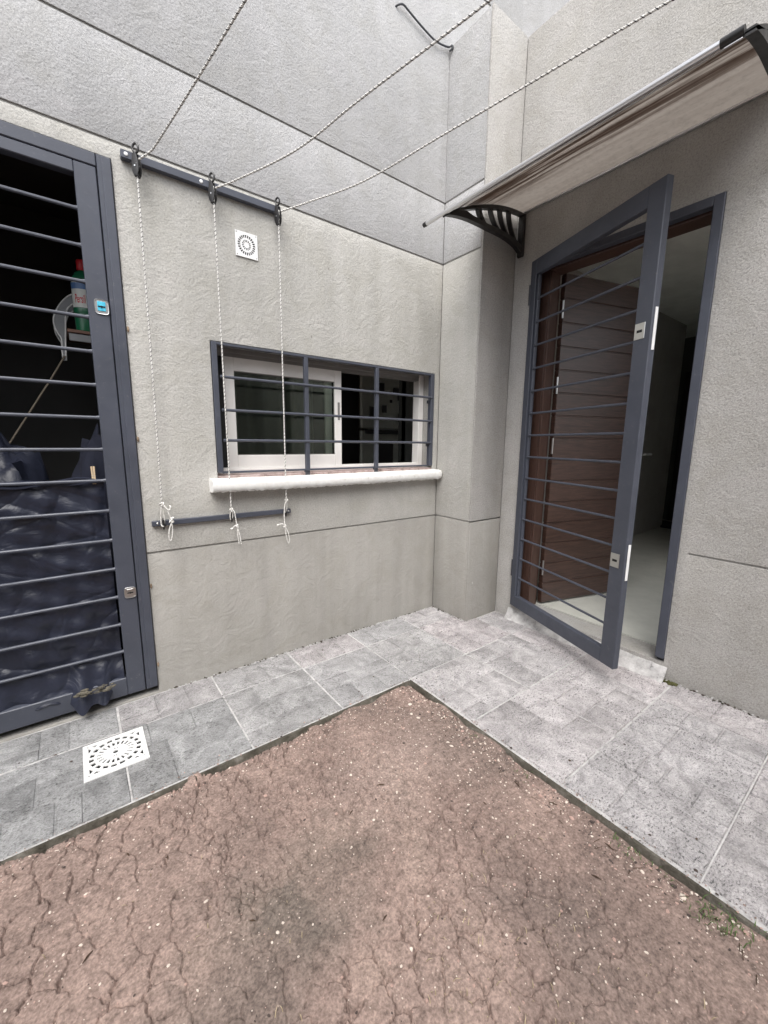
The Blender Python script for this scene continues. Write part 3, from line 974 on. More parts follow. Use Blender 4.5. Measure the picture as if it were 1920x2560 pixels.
# plastic sheet tied behind the lower bars, bulging over the bottom rail
def plastic_sheet():
    nx, nz = 190, 220
    x0, x1 = GX0 + .13, -1.880
    mb = MB(); vs = []; fs = []
    for j in range(nz + 1):
        for i in range(nx + 1):
            u = i / nx; v = j / nz
            x = x0 + (x1 - x0) * u
            top = 1.0 + .012 * math.sin(u * 7 + 1) + .012 * (1 - u) - .03 * max(0, u - .55) * 1.2
            z = .118 + (top - .118) * v
            X = np.array([x]); Zz = np.array([z])
            w = .006 * math.sin(x * 23 + 3 * math.sin(z * 9)) * math.sin(z * 14 + 2 * math.sin(x * 11)) + .006 * math.sin(x * 57 + z * 31) * math.sin(z * 43 - x * 21)
            rid = abs(math.sin(8 * (x * .8 + z * .55) + 1.6 * math.sin(z * 6)))
            w += .006 * (1 - rid) ** 3
            for (fa, fb, fq, fo) in ((1.0, .35, 17, .3), (-.5, 1.0, 13, 1.7), (.8, -.9, 21, 2.9), (.2, 1.0, 29, .9)):
                cr = abs(math.sin(fq * (fa * x + fb * z) + fo + 1.9 * math.sin(5 * x - 4 * z + fo) + .7 * math.sin(17 * z + 11 * x)))
                w += .0045 * (1 - cr) ** 5 * (.5 + .5 * math.sin(7 * x + 9 * z + fo * 3))
            y = .030 + w
            low = max(0.0, 1 - v / .13)
            # droop out over the bottom rail
            bul = math.exp(-((x + 2.000 + .012 * math.sin(z * 60)) / .098) ** 4) * (.75 + .25 * math.sin(x * 70))
            out = low ** 1.2 * (.030 + .050 * bul + .012 * math.sin(x * 40))
            y -= out * (1.0 if z < .24 else 0)
            z -= low ** 2 * (.022 + .060 * bul + .008 * math.sin(x * 31 + 1))
            lim = .0225                       # stay behind the round bars
            if low < .02:
                y = max(y, lim)
            vs.append((x, y, z))
    for j in range(nz):
        for i in range(nx):
            a = j * (nx + 1) + i
            fs.append((a, a + 1, a + nx + 2, a + nx + 1))
    mb.add(vs, fs)
    return mb
ps = thing('plastic_sheet', 'crumpled black plastic sheet tied behind the lower bars of the gate', 'plastic sheet', (-2.2, .03, .1))
sh = build('film', plastic_sheet(), M_BAG, ps, normals=False, smooth=70)
mb = MB()
for k, (px, pz, rx, rz) in enumerate(((-1.985, .132, .050, .012), (-2.045, .128, .035, .008))):
    mb.ball((px, -.050, pz), 1.0, 14, (rx, .012, rz))
# rolled top hem of the sheet
mb2 = MB()
hem = [(x, .030 + .004 * math.sin(x * 30), 1.0 + .012 * math.sin((x - (GX0 + .13)) / .65 * 7 + 1) + .012 * (1 - (x - (GX0 + .13)) / .65) - .03 * max(0, (x - (GX0 + .13)) / .65 - .55) * 1.2 + .004) for x in np.linspace(GX0 + .13, -1.880, 40)]
for d in range(3):
    mb2.tube([(p[0], p[1] - .006 * d + .003 * math.sin(i * .8 + d), p[2] - .007 * d + .004 * math.sin(i * .6 + 2 * d)) for i, p in enumerate(hem)], .0052, 6)
build('rolled_hem', mb2, M_BAG, ps)
rs_ = random.Random(5)
mb = MB()
for i in range(26):     # dried mud caught in the folds above the rail
    mb.ball((-2.05 + .13 * rs_.random(), -.045 - .014 * rs_.random(), .118 + .022 * rs_.random()), .004 + .007 * rs_.random(), 6, (1.6, .8, .6))
o = build('dried_mud', mb, M_DUST, ps); o['kind'] = 'stuff'
pg = thing('clothes_peg', 'wooden clothes peg clipped on the plastic sheet', 'clothes peg', (-1.912, .03, .99))
for s_ in (-1, 1):
    mb = MB()
    Mx = Matrix.Translation((-1.912 + s_ * .0035, .026, 1.018)) @ Matrix.Rotation(s_ * .012, 4, 'Y') @ Matrix.Rotation(-.06, 4, 'X')
    mb.box(-.0032, .0032, -.005, .005, -.036, .036, .001, Mx); build('prong', mb, M_PEG, pg)
mb = MB(); mb.tube([(-1.919, .021, 1.016), (-1.905, .021, 1.016), (-1.905, .031, 1.016), (-1.919, .031, 1.016)], .001, 5, closed=True); build('spring', mb, M_CHROME, pg)

# ================================================================== WINDOW
win = thing('sliding_window', 'white sliding window set back in the wall behind grey bars', 'window', (-.74, .12, .99))
def wf(name, x0, x1, y0, y1, z0, z1, mat=M_ALU, c=.002, parent=win):
    mb = MB(); mb.box(x0, x1, y0, y1, z0, z1, c); return build(name, mb, mat, parent)
# outer frame with tracks
wf('frame_jamb', -1.434, -1.392, .098, .158, 1.0, 1.606); wf('frame_jamb', -.088, -.047, .098, .158, 1.0, 1.606)
wf('frame_head', -1.392, -.088, .100, .158, 1.584, 1.605, M_TRACK); wf('frame_sill', -1.392, -.088, .100, .158, .998, 1.022)
for y in (.106, .128, .150):
    wf('track', -1.392, -.088, y - .002, y + .002, 1.566, 1.584, M_TRACK, .0008)
    wf('track', -1.392, -.088, y - .002, y + .002, 1.022, 1.028, M_ALU, .0008)
def sash(x0, x1, y, w):
    s = wf('sash_stile', x0, x0 + w, y, y + .018, 1.026, 1.568)
    wf('sash_stile', x1 - w, x1, y, y + .018, 1.026, 1.568)
    wf('sash_rail', x0 + w, x1 - w, y, y + .018, 1.504, 1.568); wf('sash_rail', x0 + w, x1 - w, y, y + .018, 1.026, 1.090)
    wf('pane', x0 + w - .004, x1 - w + .004, y + .008, y + .012, 1.086, 1.508, M_GLASS, 0)
    # glazing bead
    mb = MB()
    for (a_, b_, c_, d_) in ((x0 + w, x1 - w, 1.500, 1.5035), (x0 + w, x1 - w, 1.0905, 1.094)):
        mb.box(a_, b_, y + .002, y + .008, c_, d_)
    build('glazing_bead', mb, M_TRACK, win)
sash(-1.346, -.684, .1085, .046)
sash(-1.372, -.735, .1315, .044)
for (z) in (1.34,):
    mb = MB(); mb.box(-.712, -.698, .104, .1085, z - .05, z + .05, .002); build('pull', mb, M_TRACK, win)
wf('dark_gap_fill', -1.392, -1.350, .112, .150, 1.03, 1.566, M_HOLE, 0)  # dark fill painted for the shade in the gap beside the sash

# bed of the sill and sill
mb = MB(); mb.box(-1.433, -.047, .0, .158, .950, .9985, .003); build('sill_bed', mb, M_SILLBED, win)
def sill():
    n = 150; mb = MB(); vs = []; fs = []; r = random.Random(3)
    x0, x1 = -1.474, 0.004 - .006
    prof = [(.0, .986), (-.040, .986), (-.060, .983), (-.067, .977), (-.070, .966), (-.070, .948), (-.067, .935), (-.060, .926), (-.035, .923), (.0, .923)]
    k = len(prof)
    for i in range(n + 1):
        x = x0 + (x1 - x0) * i / n
        sag = .004 * math.sin(x * 3 + 1)
        end = 1.0
        t = (x1 - x) / .03
        if t < 1:
            end = math.sqrt(max(0, 1 - (1 - t) ** 2)) * .55 + .45
        for q, (y, z) in enumerate(prof):
            rag = (r.random() - .5) * .009 if q in (7, 8) else (r.random() - .5) * .0006
            zz = .954 + (z - .954) * end + sag * .4
            vs.append((x, y * (.6 + .4 * end) + (r.random() - .5) * .001, zz + rag))
    for i in range(n):
        for j in range(k - 1):
            fs.append((i * k + j, (i + 1) * k + j, (i + 1) * k + j + 1, i * k + j + 1))
    fs.append(tuple(range(k))); fs.append(tuple(reversed([n * k + j for j in range(k)])))
    mb.add(vs, fs)
    return mb
tag(build('window_sill', sill(), M_SILL, smooth=50), 'white painted window sill with rounded rough front edge', 'window sill')

# bars in front
gr_ = thing('window_grille', 'slate grey steel grille mounted in front of the sliding window', 'grille', (-.74, .0, 1.0))
def wg(name, x0, x1, y0, y1, z0, z1, mat=M_STEEL, c=.002):
    mb = MB(); mb.box(x0, x1, y0, y1, z0, z1, c); return build(name, mb, mat, gr_)
wg('end_post', -1.432, -1.408, -.012, .018, 1.012, 1.602); wg('end_post', -.080, -.052, -.012, .018, 1.012, 1.602)
wg('top_rail', -1.408, -.080, -.006, .018, 1.590, 1.602)
wg('upright', -.976, -.954, -.010, .012, 1.008, 1.590); wg('upright', -.520, -.498, -.010, .012, 1.008, 1.590)
wg('bottom_rail', -1.408, -.080, .004, .020, 1.008, 1.018)
for z in (1.452, 1.303, 1.164):
    mb = MB(); mb.tube([(-1.400, -.010, z), (-.066, -.010, z)], .0068, 10); build('bar', mb, M_STEEL, gr_)
for x in (-.980, -.524):
    wg('foot', x, x + .028, -.004, .014, .984, 1.008, M_STEEL_D)
for z in (1.425, 1.150):
    wg('wall_lug', -.098, -.080, .0, .012, z - .010, z + .010, M_STEEL_D)

# kitchen behind the window
mb = MB()
mb.box(-1.52, 2.2, 2.8, 2.9, 0, 2.5); struct(build('kitchen_wall', mb, M_ROOM))
struct(build('kitchen_wall', panel((.165, 2.79), (0, 2.45), [(1.15, 1.95, .85, 2.2)], 2.2, 2.3, to_right), M_ROOM))  # unseen opening added to light the kitchen from the right
struct(build('kitchen_wall', panel((.165, 2.79), (0, 2.5), [(1.35, 2.0, .85, 2.15)], -1.52, -1.50, to_right), M_ROOM))  # second unseen opening, added to bring daylight in from the left
mb = MB(); mb.box(-1.52, 2.3, .162, 2.9, 2.45, 2.5); struct(build('kitchen_ceiling', mb, M_ROOM))
mb = MB(); mb.box(-1.52, 2.3, .162, 2.9, .0, .05); struct(build('kitchen_floor', mb, M_ROOM))
fg = thing('fridge', 'pale fridge with dark magnets in the dim kitchen behind the window', 'fridge', (1.15, 2.35, .05))
FY = 2.05
mb = MB(); mb.box(.76, 1.80, FY, FY + .6, .08, 1.305, .012); build('lower_door', mb, M_FRIDGE, fg)
mb = MB(); mb.box(.76, 1.80, FY, FY + .6, 1.325, 1.95, .012); build('upper_door', mb, M_FRIDGE, fg)
mb = MB(); mb.box(.80, 1.52, FY - .030, FY, 1.265, 1.312, .004); build('handle', mb, M_DARKDOOR, fg)
mb = MB(); mb.box(.84, 1.52, FY - .033, FY - .001, 1.3135, 1.322, .002); build('handle_trim', mb, M_CHROME, fg)
mb = MB(); mb.box(.99, 1.23, FY - .012, FY - .0005, .91, 1.18, .003); build('note_board', mb, M_DARKDOOR, fg)
mags = [(1.03, 1.80, .11, .13), (1.28, 1.79, .11, .07), (1.33, 1.73, .07, .11), (1.46, 1.75, .10, .035), (1.09, 1.565, .065, .09), (1.47, 1.54, .06, .12), (.91, 1.52, .08, .12), (1.34, 1.47, .07, .10), (1.19, 1.66, .035, .035)]
for (x, z, w, h) in mags:
    mb = MB(); mb.box(x - w / 2, x + w / 2, FY - .010, FY - .0005, z - h / 2, z + h / 2, .002); build('magnet', mb, M_DARKDOOR, fg)
cb = thing('kitchen_cupboard', 'tall dark cupboard beside the fridge in the kitchen', 'cupboard', (.2, 2.3, .05))
mb = MB(); mb.box(-.05, .752, 2.10, 2.65, .05, 2.3, .006); build('carcass', mb, M_DARKDOOR, cb)
for x0_, x1_ in ((-.045, .352), (.358, .748)):
    mb = MB(); mb.box(x0_, x1_, 2.08, 2.099, .07, 2.28, .003); build('cupboard_door', mb, M_DARKDOOR, cb)
cu = thing('curtain', 'dim grey curtain seen through the left window pane', 'curtain', (-1.1, 1.2, 1.0))
mb = MB(); L_, R__ = [], []
for i in range(81):
    u = i / 80; x = -1.15 + .75 * u; y = 1.0 + .03 * math.sin(u * 40)
    L_.append((x, y)); R__.append((x, y + .004))
mb.strip(L_, R__, (.7, 2.0), lambda u, v, t: (u, v, t)); build('cloth', mb, M_CURTAIN, cu)
mb = MB(); mb.tube([(-1.25, 1.0, 2.0), (-.3, 1.0, 2.0)], .012, 8); build('rod', mb, M_DARKDOOR, cu)

# ================================================================== VENT AND DRAIN
def vent_mask(u, v):
    r = math.hypot(u, v); an = math.atan2(v, u)
    if abs(u) > .80 and abs(v) > .80 and math.hypot(abs(u) - .87, abs(v) - .87) < .05:
        return False
    if .56 < r < .80 and (an * 24 / (2 * math.pi)) % 1 < .64:
        return False
    if .22 < r < .42 and (an * 14 / (2 * math.pi)) % 1 < .58:
        return False
    return True
vt = thing('wall_vent', 'square white vent cover with ring of slots on the wall', 'vent', (-1.25, 0, 2.04))
build('grille_plate', raster(112, vent_mask, .101, .004, lambda u, v, t: (-1.25 + u, -.0055 + t, 2.042 + v * 1.04)), M_WHITEP, vt, normals=False, smooth=0)
mb = MB(); mb.box(-1.296, -1.204, -.0012, -.0002, 1.996, 2.088); build('duct_shade', mb, M_HOLE, vt)  # flat black plate; darkness behind the slots put into its colour
def drain_mask(u, v):
    r = math.hypot(u, v); an = math.atan2(v, u)
    if math.hypot(abs(u) - .88, abs(v) - .88) < .045:
        return False
    if r < .10:
        return False
    if .16 < r < .30 and (an * 16 / 6.28318) % 1 < .4:
        return False
    if .40 < r < .62 and (an * 20 / 6.28318) % 1 < .56:
        return False
    if .71 < r < .87 and (an * 18 / 6.28318 + .25) % 1 < .70:
        return False
    a_, b_ = abs(u), abs(v)
    if r > .98 and max(a_, b_) < .86 and min(a_, b_) > .30 and abs(a_ - b_) > .07:
        return False
    return True
dr = thing('floor_drain', 'white square drain grate set in the grey paving below the gate', 'drain', (-1.945, -.328, 0))
build('grate', raster(120, drain_mask, .190, -.006, lambda u, v, t: (-1.9455 + u, -.328 + v, .0075 + t)), M_WHITEP, dr, normals=False, smooth=0)
mb = MB()
for (a_, b_, c_, d_) in ((-.099, .099, .0955, .1005), (-.099, .099, -.1005, -.0955), (-.099, -.0955, -.0955, .0955), (.0955, .099, -.0955, .0955)):
    mb.box(-1.9455 + a_, -1.9455 + b_, -.328 + c_, -.328 + d_, -.002, .0062, .001)
build('surround', mb, M_WHITEP, dr)
mb = MB(); mb.box(-1.9455 - .094, -1.9455 + .094, -.328 - .094, -.328 + .094, .0022, .0026); build('pit', mb, M_HOLE, dr)  # thin black sheet painted for the dark below the grate

# ================================================================== CLOTHESLINE
def screw(mb, x, y, z, r=.0055):
    mb.lathe([(r, 0), (r, .0015), (r * .6, .0035)], 12, Matrix.Translation((x, y, z)) @ Matrix.Rotation(math.radians(90), 4, 'X'))
tr_ = thing('line_rail', 'upper slate grey rail with black pulleys that carry the clotheslines', 'rail', (-1.4, 0, 2.24))
mb = MB(); mb.box(-1.722, -1.088, -.026, -.0005, 2.212, 2.241, .002); build('bar', mb, M_STEEL, tr_)
for x in (-1.705, -1.438):
    mb = MB(); screw(mb, x, -.026, 2.2265, .007); build('screw', mb, M_WHITEP, tr_)
PUL = [(-1.675, 2.196), (-1.400, 2.194), (-1.112, 2.196)]
for k, (x, z) in enumerate(PUL):
    cols_ = ('first', 'second', 'third')
    pl = thing('line_pulley', ('black plastic pulley nearest the gate on the upper rail', 'middle black plastic pulley on the upper rail', 'black plastic pulley nearest the vent on the upper rail')[k], 'pulley', (x, -.03, z + .05), 'pulleys on the upper rail')
    tw = (.25, .1, -.15)[k]
    R0 = Matrix.Translation((x, -.046, z)) @ Matrix.Rotation(.55 + tw, 4, 'Z')
    # hook eye
    ring = [R0 @ Vector((0, .012 * math.cos(a_), .052 + .016 * math.sin(a_))) for a_ in np.linspace(0, 2 * math.pi, 15)[:-1]]
    mb = MB(); mb.tube(ring, .0040, 7, closed=True); build('eye', mb, M_BLACKP, pl)
    # two long cheeks
    for s_ in (-1, 1):
        poly = []
        for a_ in np.linspace(0, 2 * math.pi, 21)[:-1]:
            poly.append((.0135 * math.cos(a_) * (1 - .25 * math.sin(a_)), -.004 + .042 * math.sin(a_)))
        mb = MB(); mb.prism(poly, s_ * .0068, s_ * .0105, lambda u, v, t: tuple(R0 @ Vector((t, u, v)))); build('cheek', mb, M_BLACKP, pl, bevel=.0012)
    mb = MB(); mb.lathe([(.0105, -.0055), (.0085, 0), (.0105, .0055)], 16, R0 @ Matrix.Translation((0, 0, -.012)) @ Matrix.Rotation(math.radians(90), 4, 'Y')); build('wheel', mb, M_BLACKP, pl)
    mb = MB(); mb.lathe([(.003, -.012), (.003, .012)], 10, R0 @ Matrix.Translation((0, 0, -.012)) @ Matrix.Rotation(math.radians(90), 4, 'Y')); build('pin', mb, M_CHROME, pl)
    mb = MB(); mb.box(-.0105, .0105, -.008, .008, -.048, -.038, .003, R0); build('bridge', mb, M_BLACKP, pl)

br_ = thing('cleat_rail', 'lower slate grey rail where the clotheslines are tied off', 'rail', (-1.4, 0, .80))
mb = MB(); mb.box(-1.724, -1.078, -.020, -.0005, .789, .812, .002); build('bar', mb, M_STEEL, br_)
for x in (-1.703, -1.092):
    mb = MB(); screw(mb, x, -.020, .801, .005); build('screw', mb, M_CHROME, br_)
for x in (-1.682, -1.390, -1.113):
    mb = MB()
    mb.tube([(x, -.018, .801), (x, -.034, .801)], .006, 8)
    mb.tube([(x, -.034, .826), (x, -.036, .815), (x, -.034, .801), (x, -.036, .787), (x, -.034, .776)], [.003, .0045, .006, .0045, .003], 7)
    build('cleat', mb, M_BLACKP, br_)

def twisted(path, name_parent, r=.0033, pitch=.017, flat=None):
    """laid rope: three pale strands and a dark tracer wound round the path"""
    P = [Vector(p) for p in path]
    seg = [0.0]
    for i in range(1, len(P)):
        seg.append(seg[-1] + (P[i] - P[i - 1]).length)
    tot = seg[-1]
    n = max(6, int(tot / pitch * 7))
    pts = []; k = 0
    for i in range(n + 1):
        d = tot * i / n
        while k < len(P) - 2 and seg[k + 1] < d:
            k += 1
        t = (d - seg[k]) / max(1e-9, seg[k + 1] - seg[k])
        pts.append(P[k].lerp(P[k + 1], min(1, t)))
    frames = []; up = None
    for i in range(n + 1):
        t = (pts[min(i + 1, n)] - pts[max(i - 1, 0)]).normalized()
        if up is None:
            up = t.orthogonal()
        up = (up - t * up.dot(t)).normalized()
        frames.append((up.copy(), t.cross(up)))
    out = [MB(), MB()]
    for s_ in range(4):
        rr = r * (.62 if s_ < 3 else .33); off = r * (.52 if s_ < 3 else .98)
        line = []
        for i in range(n + 1):
            an = 2 * math.pi * (tot * i / n / pitch + s_ / 3.0 + (.1667 if s_ == 3 else 0))
            line.append(pts[i] + (frames[i][0] * math.cos(an) + frames[i][1] * math.sin(an)) * off)
        out[0 if s_ < 3 else 1].tube(line, rr, 5)
    return out

def trefoil(c, r, n=28, sx=1.0, sz=1.0, rot=0.0):
    pts = []
    for i in range(n):
        t = 2 * math.pi * i / n
        x = (math.sin(t) + 2 * math.sin(2 * t)) / 3; z = (math.cos(t) - 2 * math.cos(2 * t)) / 3; y = -math.sin(3 * t) / 2
        x, z = x * math.cos(rot) - z * math.sin(rot), x * math.sin(rot) + z * math.cos(rot)
        pts.append((c[0] + r * sx * x, c[1] + r * y, c[2] + r * sz * z))
    return pts

RY = -.046
ropes = [
 dict(label='white clothesline rope nearest the gate, tied off in a long loop', over=[(-1.668, -.062, 2.205), (-1.640, -.105, 2.218), (-1.622, -.15, 2.229), (-1.555, -.45, 2.272), (-1.477, -.713, 2.35), (-1.36, -1.15, 2.46), (-1.2, -1.9, 2.60), (-.72, -4.0, 2.72)],
      down=[(-1.676, -.056, 2.19), (-1.676, -.050, 2.15), (-1.679, -.046, 1.5), (-1.684, RY, .892)],
      loops=[[(-1.684, RY, .888), (-1.690, RY + .006, .85), (-1.691, -.034, .800), (-1.685, -.040, .790), (-1.679, -.034, .800), (-1.679, RY + .004, .85), (-1.683, RY, .885)],
             [(-1.684, RY, .888), (-1.672, RY - .004, .876), (-1.662, RY - .006, .85), (-1.653, RY - .004, .816)],
             [(-1.653, RY - .004, .806), (-1.663, RY - .004, .775), (-1.667, RY - .002, .740), (-1.662, RY, .724), (-1.655, RY - .002, .740), (-1.651, RY - .004, .775), (-1.653, RY - .004, .806)],
             [(-1.675, RY - .004, .880), (-1.662, RY - .010, .862), (-1.652, RY - .008, .874), (-1.656, RY - .004, .880)]],
      knots=[((-1.684, RY, .888), .0085, .3), ((-1.653, RY - .004, .812), .0085, 1.2)], tips=[(-1.646, RY - .006, .826)]),
 dict(label='white clothesline rope in the middle of the three, crossing the window', over=[(-1.392, -.064, 2.202), (-1.33, -.16, 2.213), (-1.195, -.43, 2.238), (-1.10, -.72, 2.28), (-.948, -1.12, 2.35), (-.80, -1.55, 2.42), (-.6, -2.2, 2.5), (.0, -4.0, 2.66)],
      down=[(-1.398, -.056, 2.19), (-1.398, -.050, 2.15), (-1.396, -.046, 1.5), (-1.393, RY, .842)],
      loops=[[(-1.393, RY, .838), (-1.398, RY + .006, .815), (-1.396, -.036, .790), (-1.388, -.036, .792), (-1.386, RY + .004, .815), (-1.392, RY, .836)],
             [(-1.393, RY, .838), (-1.382, RY - .006, .830), (-1.377, RY - .006, .80), (-1.372, RY - .004, .760)],
             [(-1.372, RY - .004, .757), (-1.382, RY - .008, .760), (-1.392, RY - .008, .752)],
             [(-1.371, RY - .004, .752), (-1.369, RY - .003, .71), (-1.364, RY, .668)],
             [(-1.370, RY - .004, .752), (-1.361, RY - .006, .71), (-1.355, RY - .002, .666)]],
      knots=[((-1.393, RY, .838), .008, .5), ((-1.371, RY - .004, .756), .0075, 1.0)], tips=[(-1.397, RY - .008, .748)]),
 dict(label='white clothesline rope nearest the window vent, with a knotted end loop', over=[(-1.103, -.064, 2.204), (-1.03, -.18, 2.216), (-.89, -.43, 2.240), (-.76, -.80, 2.285), (-.559, -1.42, 2.35), (-.40, -1.9, 2.39), (.1, -3.2, 2.50), (.22, -4.0, 2.56)],
      down=[(-1.111, -.056, 2.19), (-1.111, -.050, 2.15), (-1.112, -.046, 1.5), (-1.114, RY, .866)],
      loops=[[(-1.114, RY, .861), (-1.119, RY + .006, .835), (-1.118, -.036, .800), (-1.111, -.036, .800), (-1.110, RY + .004, .835), (-1.113, RY, .858)],
             [(-1.114, RY, .861), (-1.126, RY - .006, .835), (-1.130, RY - .006, .79), (-1.129, RY - .004, .735)],
             [(-1.128, RY - .004, .730), (-1.140, RY - .008, .742), (-1.160, RY - .008, .741)],
             [(-1.127, RY - .004, .724), (-1.124, RY - .004, .69), (-1.116, RY - .002, .65), (-1.108, RY, .634), (-1.103, RY - .002, .65), (-1.110, RY - .004, .69), (-1.125, RY - .004, .724)]],
      knots=[((-1.114, RY, .861), .008, .2), ((-1.128, RY - .004, .727), .0075, .8)], tips=[(-1.166, RY - .008, .739)]),
]
for k, R_ in enumerate(ropes):
    t = thing('clothesline_rope', R_['label'], 'rope', (R_['down'][-1][0], RY, .8), 'clothesline ropes')
    over = catmull(R_['over'], 10)
    w, b = twisted(over, t); s1 = build('overhead_line', w, M_ROPE, t, normals=False, smooth=180); build('tracer', b, M_ROPEB, s1, normals=False, smooth=180)
    w, b = twisted(catmull(R_['down'], 6), t, .0031); s2 = build('hanging_line', w, M_ROPE, t, normals=False, smooth=180); build('tracer', b, M_ROPEB, s2, normals=False, smooth=180)
    for L0 in R_['loops']:
        w, b = twisted(catmull(L0, 8), t, .0026, .013); s3 = build('loop', w, M_ROPE, t, normals=False, smooth=180)
    for (c, r_, ro) in R_['knots']:
        mb = MB(); mb.tube(trefoil(c, r_, 30, 1.0, 1.1, ro), .0031, 6, closed=True); build('knot', mb, M_ROPE, t, smooth=180)
    for c in R_['tips']:
        mb = MB(); mb.ball(c, .0052, 10, (1.2, 1, .95)); mb.tube([c, (c[0] - .006, c[1] - .002, c[2] - .002)], [.003, .0045], 7); build('frayed_tip', mb, M_ROPE, t, smooth=180)

# cable high on the wall
mb = MB(); mb.tube(catmull([(-.405, .004, 3.415), (-.388, -.012, 3.424), (-.361, -.016, 3.433), (-.321, -.015, 3.426), (-.237, -.015, 3.407), (-.141, -.015, 3.392), (-.078, -.015, 3.398), (-.022, -.014, 3.415), (-.004, -.02, 3.428), (-.003, -.03, 3.41), (-.014, -.012, 3.398)], 6), .0048, 7)
tag(build('cable', mb, M_CABLE), 'dark loose cable sagging high on the wall near the pier top', 'cable')

# ================================================================== DOORWAY STEEL FRAME, WOOD FRAME, DOOR
df = thing('door_frame', 'slate grey steel door frame lined with brown wood', 'door frame', (XR, -.9, .09))
def dfb(name, x0, x1, y0, y1, z0, z1, mat=M_STEEL, c=.003):
    mb = MB(); mb.box(x0, x1, y0, y1, z0, z1, c); return build(name, mb, mat, df)
dfb('jamb', .296, .340, -1.3515, -1.312, .104, 2.2055); dfb('jamb', .296, .340, -.489, -.4495, .098, 2.2055)
dfb('head', .296, .340, -1.312, -.489, 2.166, 2.2055)
dfb('wood_jamb', .352, .466, -.531, -.4495, .08, 2.2055, M_WOODF); dfb('wood_jamb', .352, .466, -1.3515, -1.318, .08, 2.2055, M_WOODF)
dfb('wood_head', .352, .466, -1.318, -.531, 2.160, 2.2055, M_WOODF)
dfb('wood_stop', .352, .430, -.546, -.531, .08, 2.160, M_WOODF, .004)
dfb('foot_shadow_fill', .318, .338, -1.348, -1.316, .085, .104, M_STEEL_D, .001)  # dark block standing in for the shadow gap under the jamb foot

HD = Vector((0.466, -.548, 0)); AD = math.radians(-16.2)
wd = thing('wooden_door', 'dark brown wooden door of horizontal boards standing open inside', 'door', (HD.x, HD.y, .1), rotz=AD)
nb = 15; dh = 2.062 / nb
mb = MB(); mb.box(.006, .80, -.014, .014, .002, 2.064); build('core', mb, M_WOOD, wd, local=True)
for k in range(nb):
    z0 = .002 + dh * k
    mb = MB(); mb.box(.004, .802, -.0195, .0195, z0 + .0028, z0 + dh - .0028, .003); build('board', mb, M_WOOD, wd, local=True)
for z in (.25, 1.05, 1.42, 1.86):
    mb = MB(); mb.lathe([(.006, z - .05), (.006, z + .05)], 10, Matrix.Translation((-.004, -.020, 0))); build('hinge', mb, M_CHROME, wd, local=True)
mb = MB()
mb.box(.760, .790, -.024, -.0198, .90, 1.08, .002); mb.tube([(.775, -.024, .998), (.777, -.050, .998), (.785, -.056, .998), (.845, -.056, .998)], .007, 8)
mb.tube([(.75, .0198, 1.04), (.75, .058, 1.04), (.74, .064, 1.04), (.64, .064, 1.04)], .008, 8)
build('handle', mb, M_CHROME, wd, local=True)

# security gate leaf, swung out
HL = (0.284, -.449, .097)
AL = math.atan2(-.9408, -.3391)
lf = thing('security_gate', 'slate grey barred security gate swung open in front of the doorway', 'gate', HL, rotz=AL)
LW, LH = .842, 2.118
def lb_(name, x0, x1, z0, z1, y0=0, y1=.034, mat=M_STEEL, c=.003, parent=lf):
    mb = MB(); mb.box(x0, x1, y0, y1, z0, z1, c); return build(name, mb, mat, parent, local=True)
lb_('stile', .0, .048, 0, LH); lb_('stile', .760, LW, 0, LH)
lb_('top_rail', .048, .760, LH - .084, LH); lb_('bottom_rail', .048, .760, 0, .076)
lb_('inner_lip', .048, .062, .076, LH - .084, .012, .030)
for k in range(14):
    z = 2.0 - .1311 * k - .097
    mb = MB(); mb.tube([(.060, .016, z), (.066, .016, z), (.072, .016, z), (.750, .016, z), (.756, .016, z), (.762, .016, z)], [.009, .0078, .0062, .0062, .0076, .0088], 10); build('bar', mb, M_STEEL, lf, local=True)
def leaf_lock(z):
    mb = MB(); mb.box(.765, .815, -.003, -.0002, z - .033, z + .033, .001); p = build('lock_plate', mb, M_CHROME, lf, local=True)
    mb = MB(); mb.box(.777, .803, -.0036, -.003, z - .006, z + .005); build('key_slot', mb, M_HOLE, p, local=True)
    mb = MB()
    for sx in (.771, .809):
        for sz in (-.026, .026):
            mb.ball((sx, -.003, z + sz), .0022, 6)
    build('rivet', mb, M_CHROME, p, local=True)['kind'] = 'stuff'
    mb = MB(); mb.box(LW - .0005, LW + .0030, (.012), .026, z - .085, z + .085, .001); build('lock_face', mb, M_WHITEP, lf, local=True)
leaf_lock(1.641 - .097); leaf_lock(.627 - .097)
for z in (1.937, .255):
    mb = MB(); mb.lathe([(.0085, z - .055), (.0085, z + .055)], 12, Matrix.Translation((-.004, .006, 0))); build('hinge', mb, M_STEEL_D, lf, local=True)

# ================================================================== AWNING
aw = thing('door_awning', 'curved bronze plastic awning on black brackets over the doorway', 'awning', (XR, -.95, 2.5))
prof = [(-.350, 2.316), (-.30, 2.348), (-.22, 2.388), (-.11, 2.432), (.0, 2.468), (.10, 2.492), (.20, 2.506), (.292, 2.512)]
prof = [tuple(p)[:2] for p in catmull([(a_, b_, 0) for a_, b_ in prof], 4)]
YA0, YA1 = -.345, -1.520
mb = MB()
nl = [(x, z + .004) for x, z in prof]; nr = [(x, z) for x, z in prof]
mid = [q for q in range(len(prof)) if prof[q][0] > -.245]
mb.strip([nl[q] for q in mid], [nr[q] for q in mid], (YA0, YA1), lambda u, v, t: (u, t, v))
build('sheet', mb, M_SHEET, aw)
fr_ = [q for q in range(len(prof)) if prof[q][0] <= -.235]
mb = MB(); mb.strip([nl[q] for q in fr_], [nr[q] for q in fr_], (YA0 + .0, YA1 + .065), lambda u, v, t: (u, t, v - .0012)); build('front_sheet', mb, M_SHEET, aw)
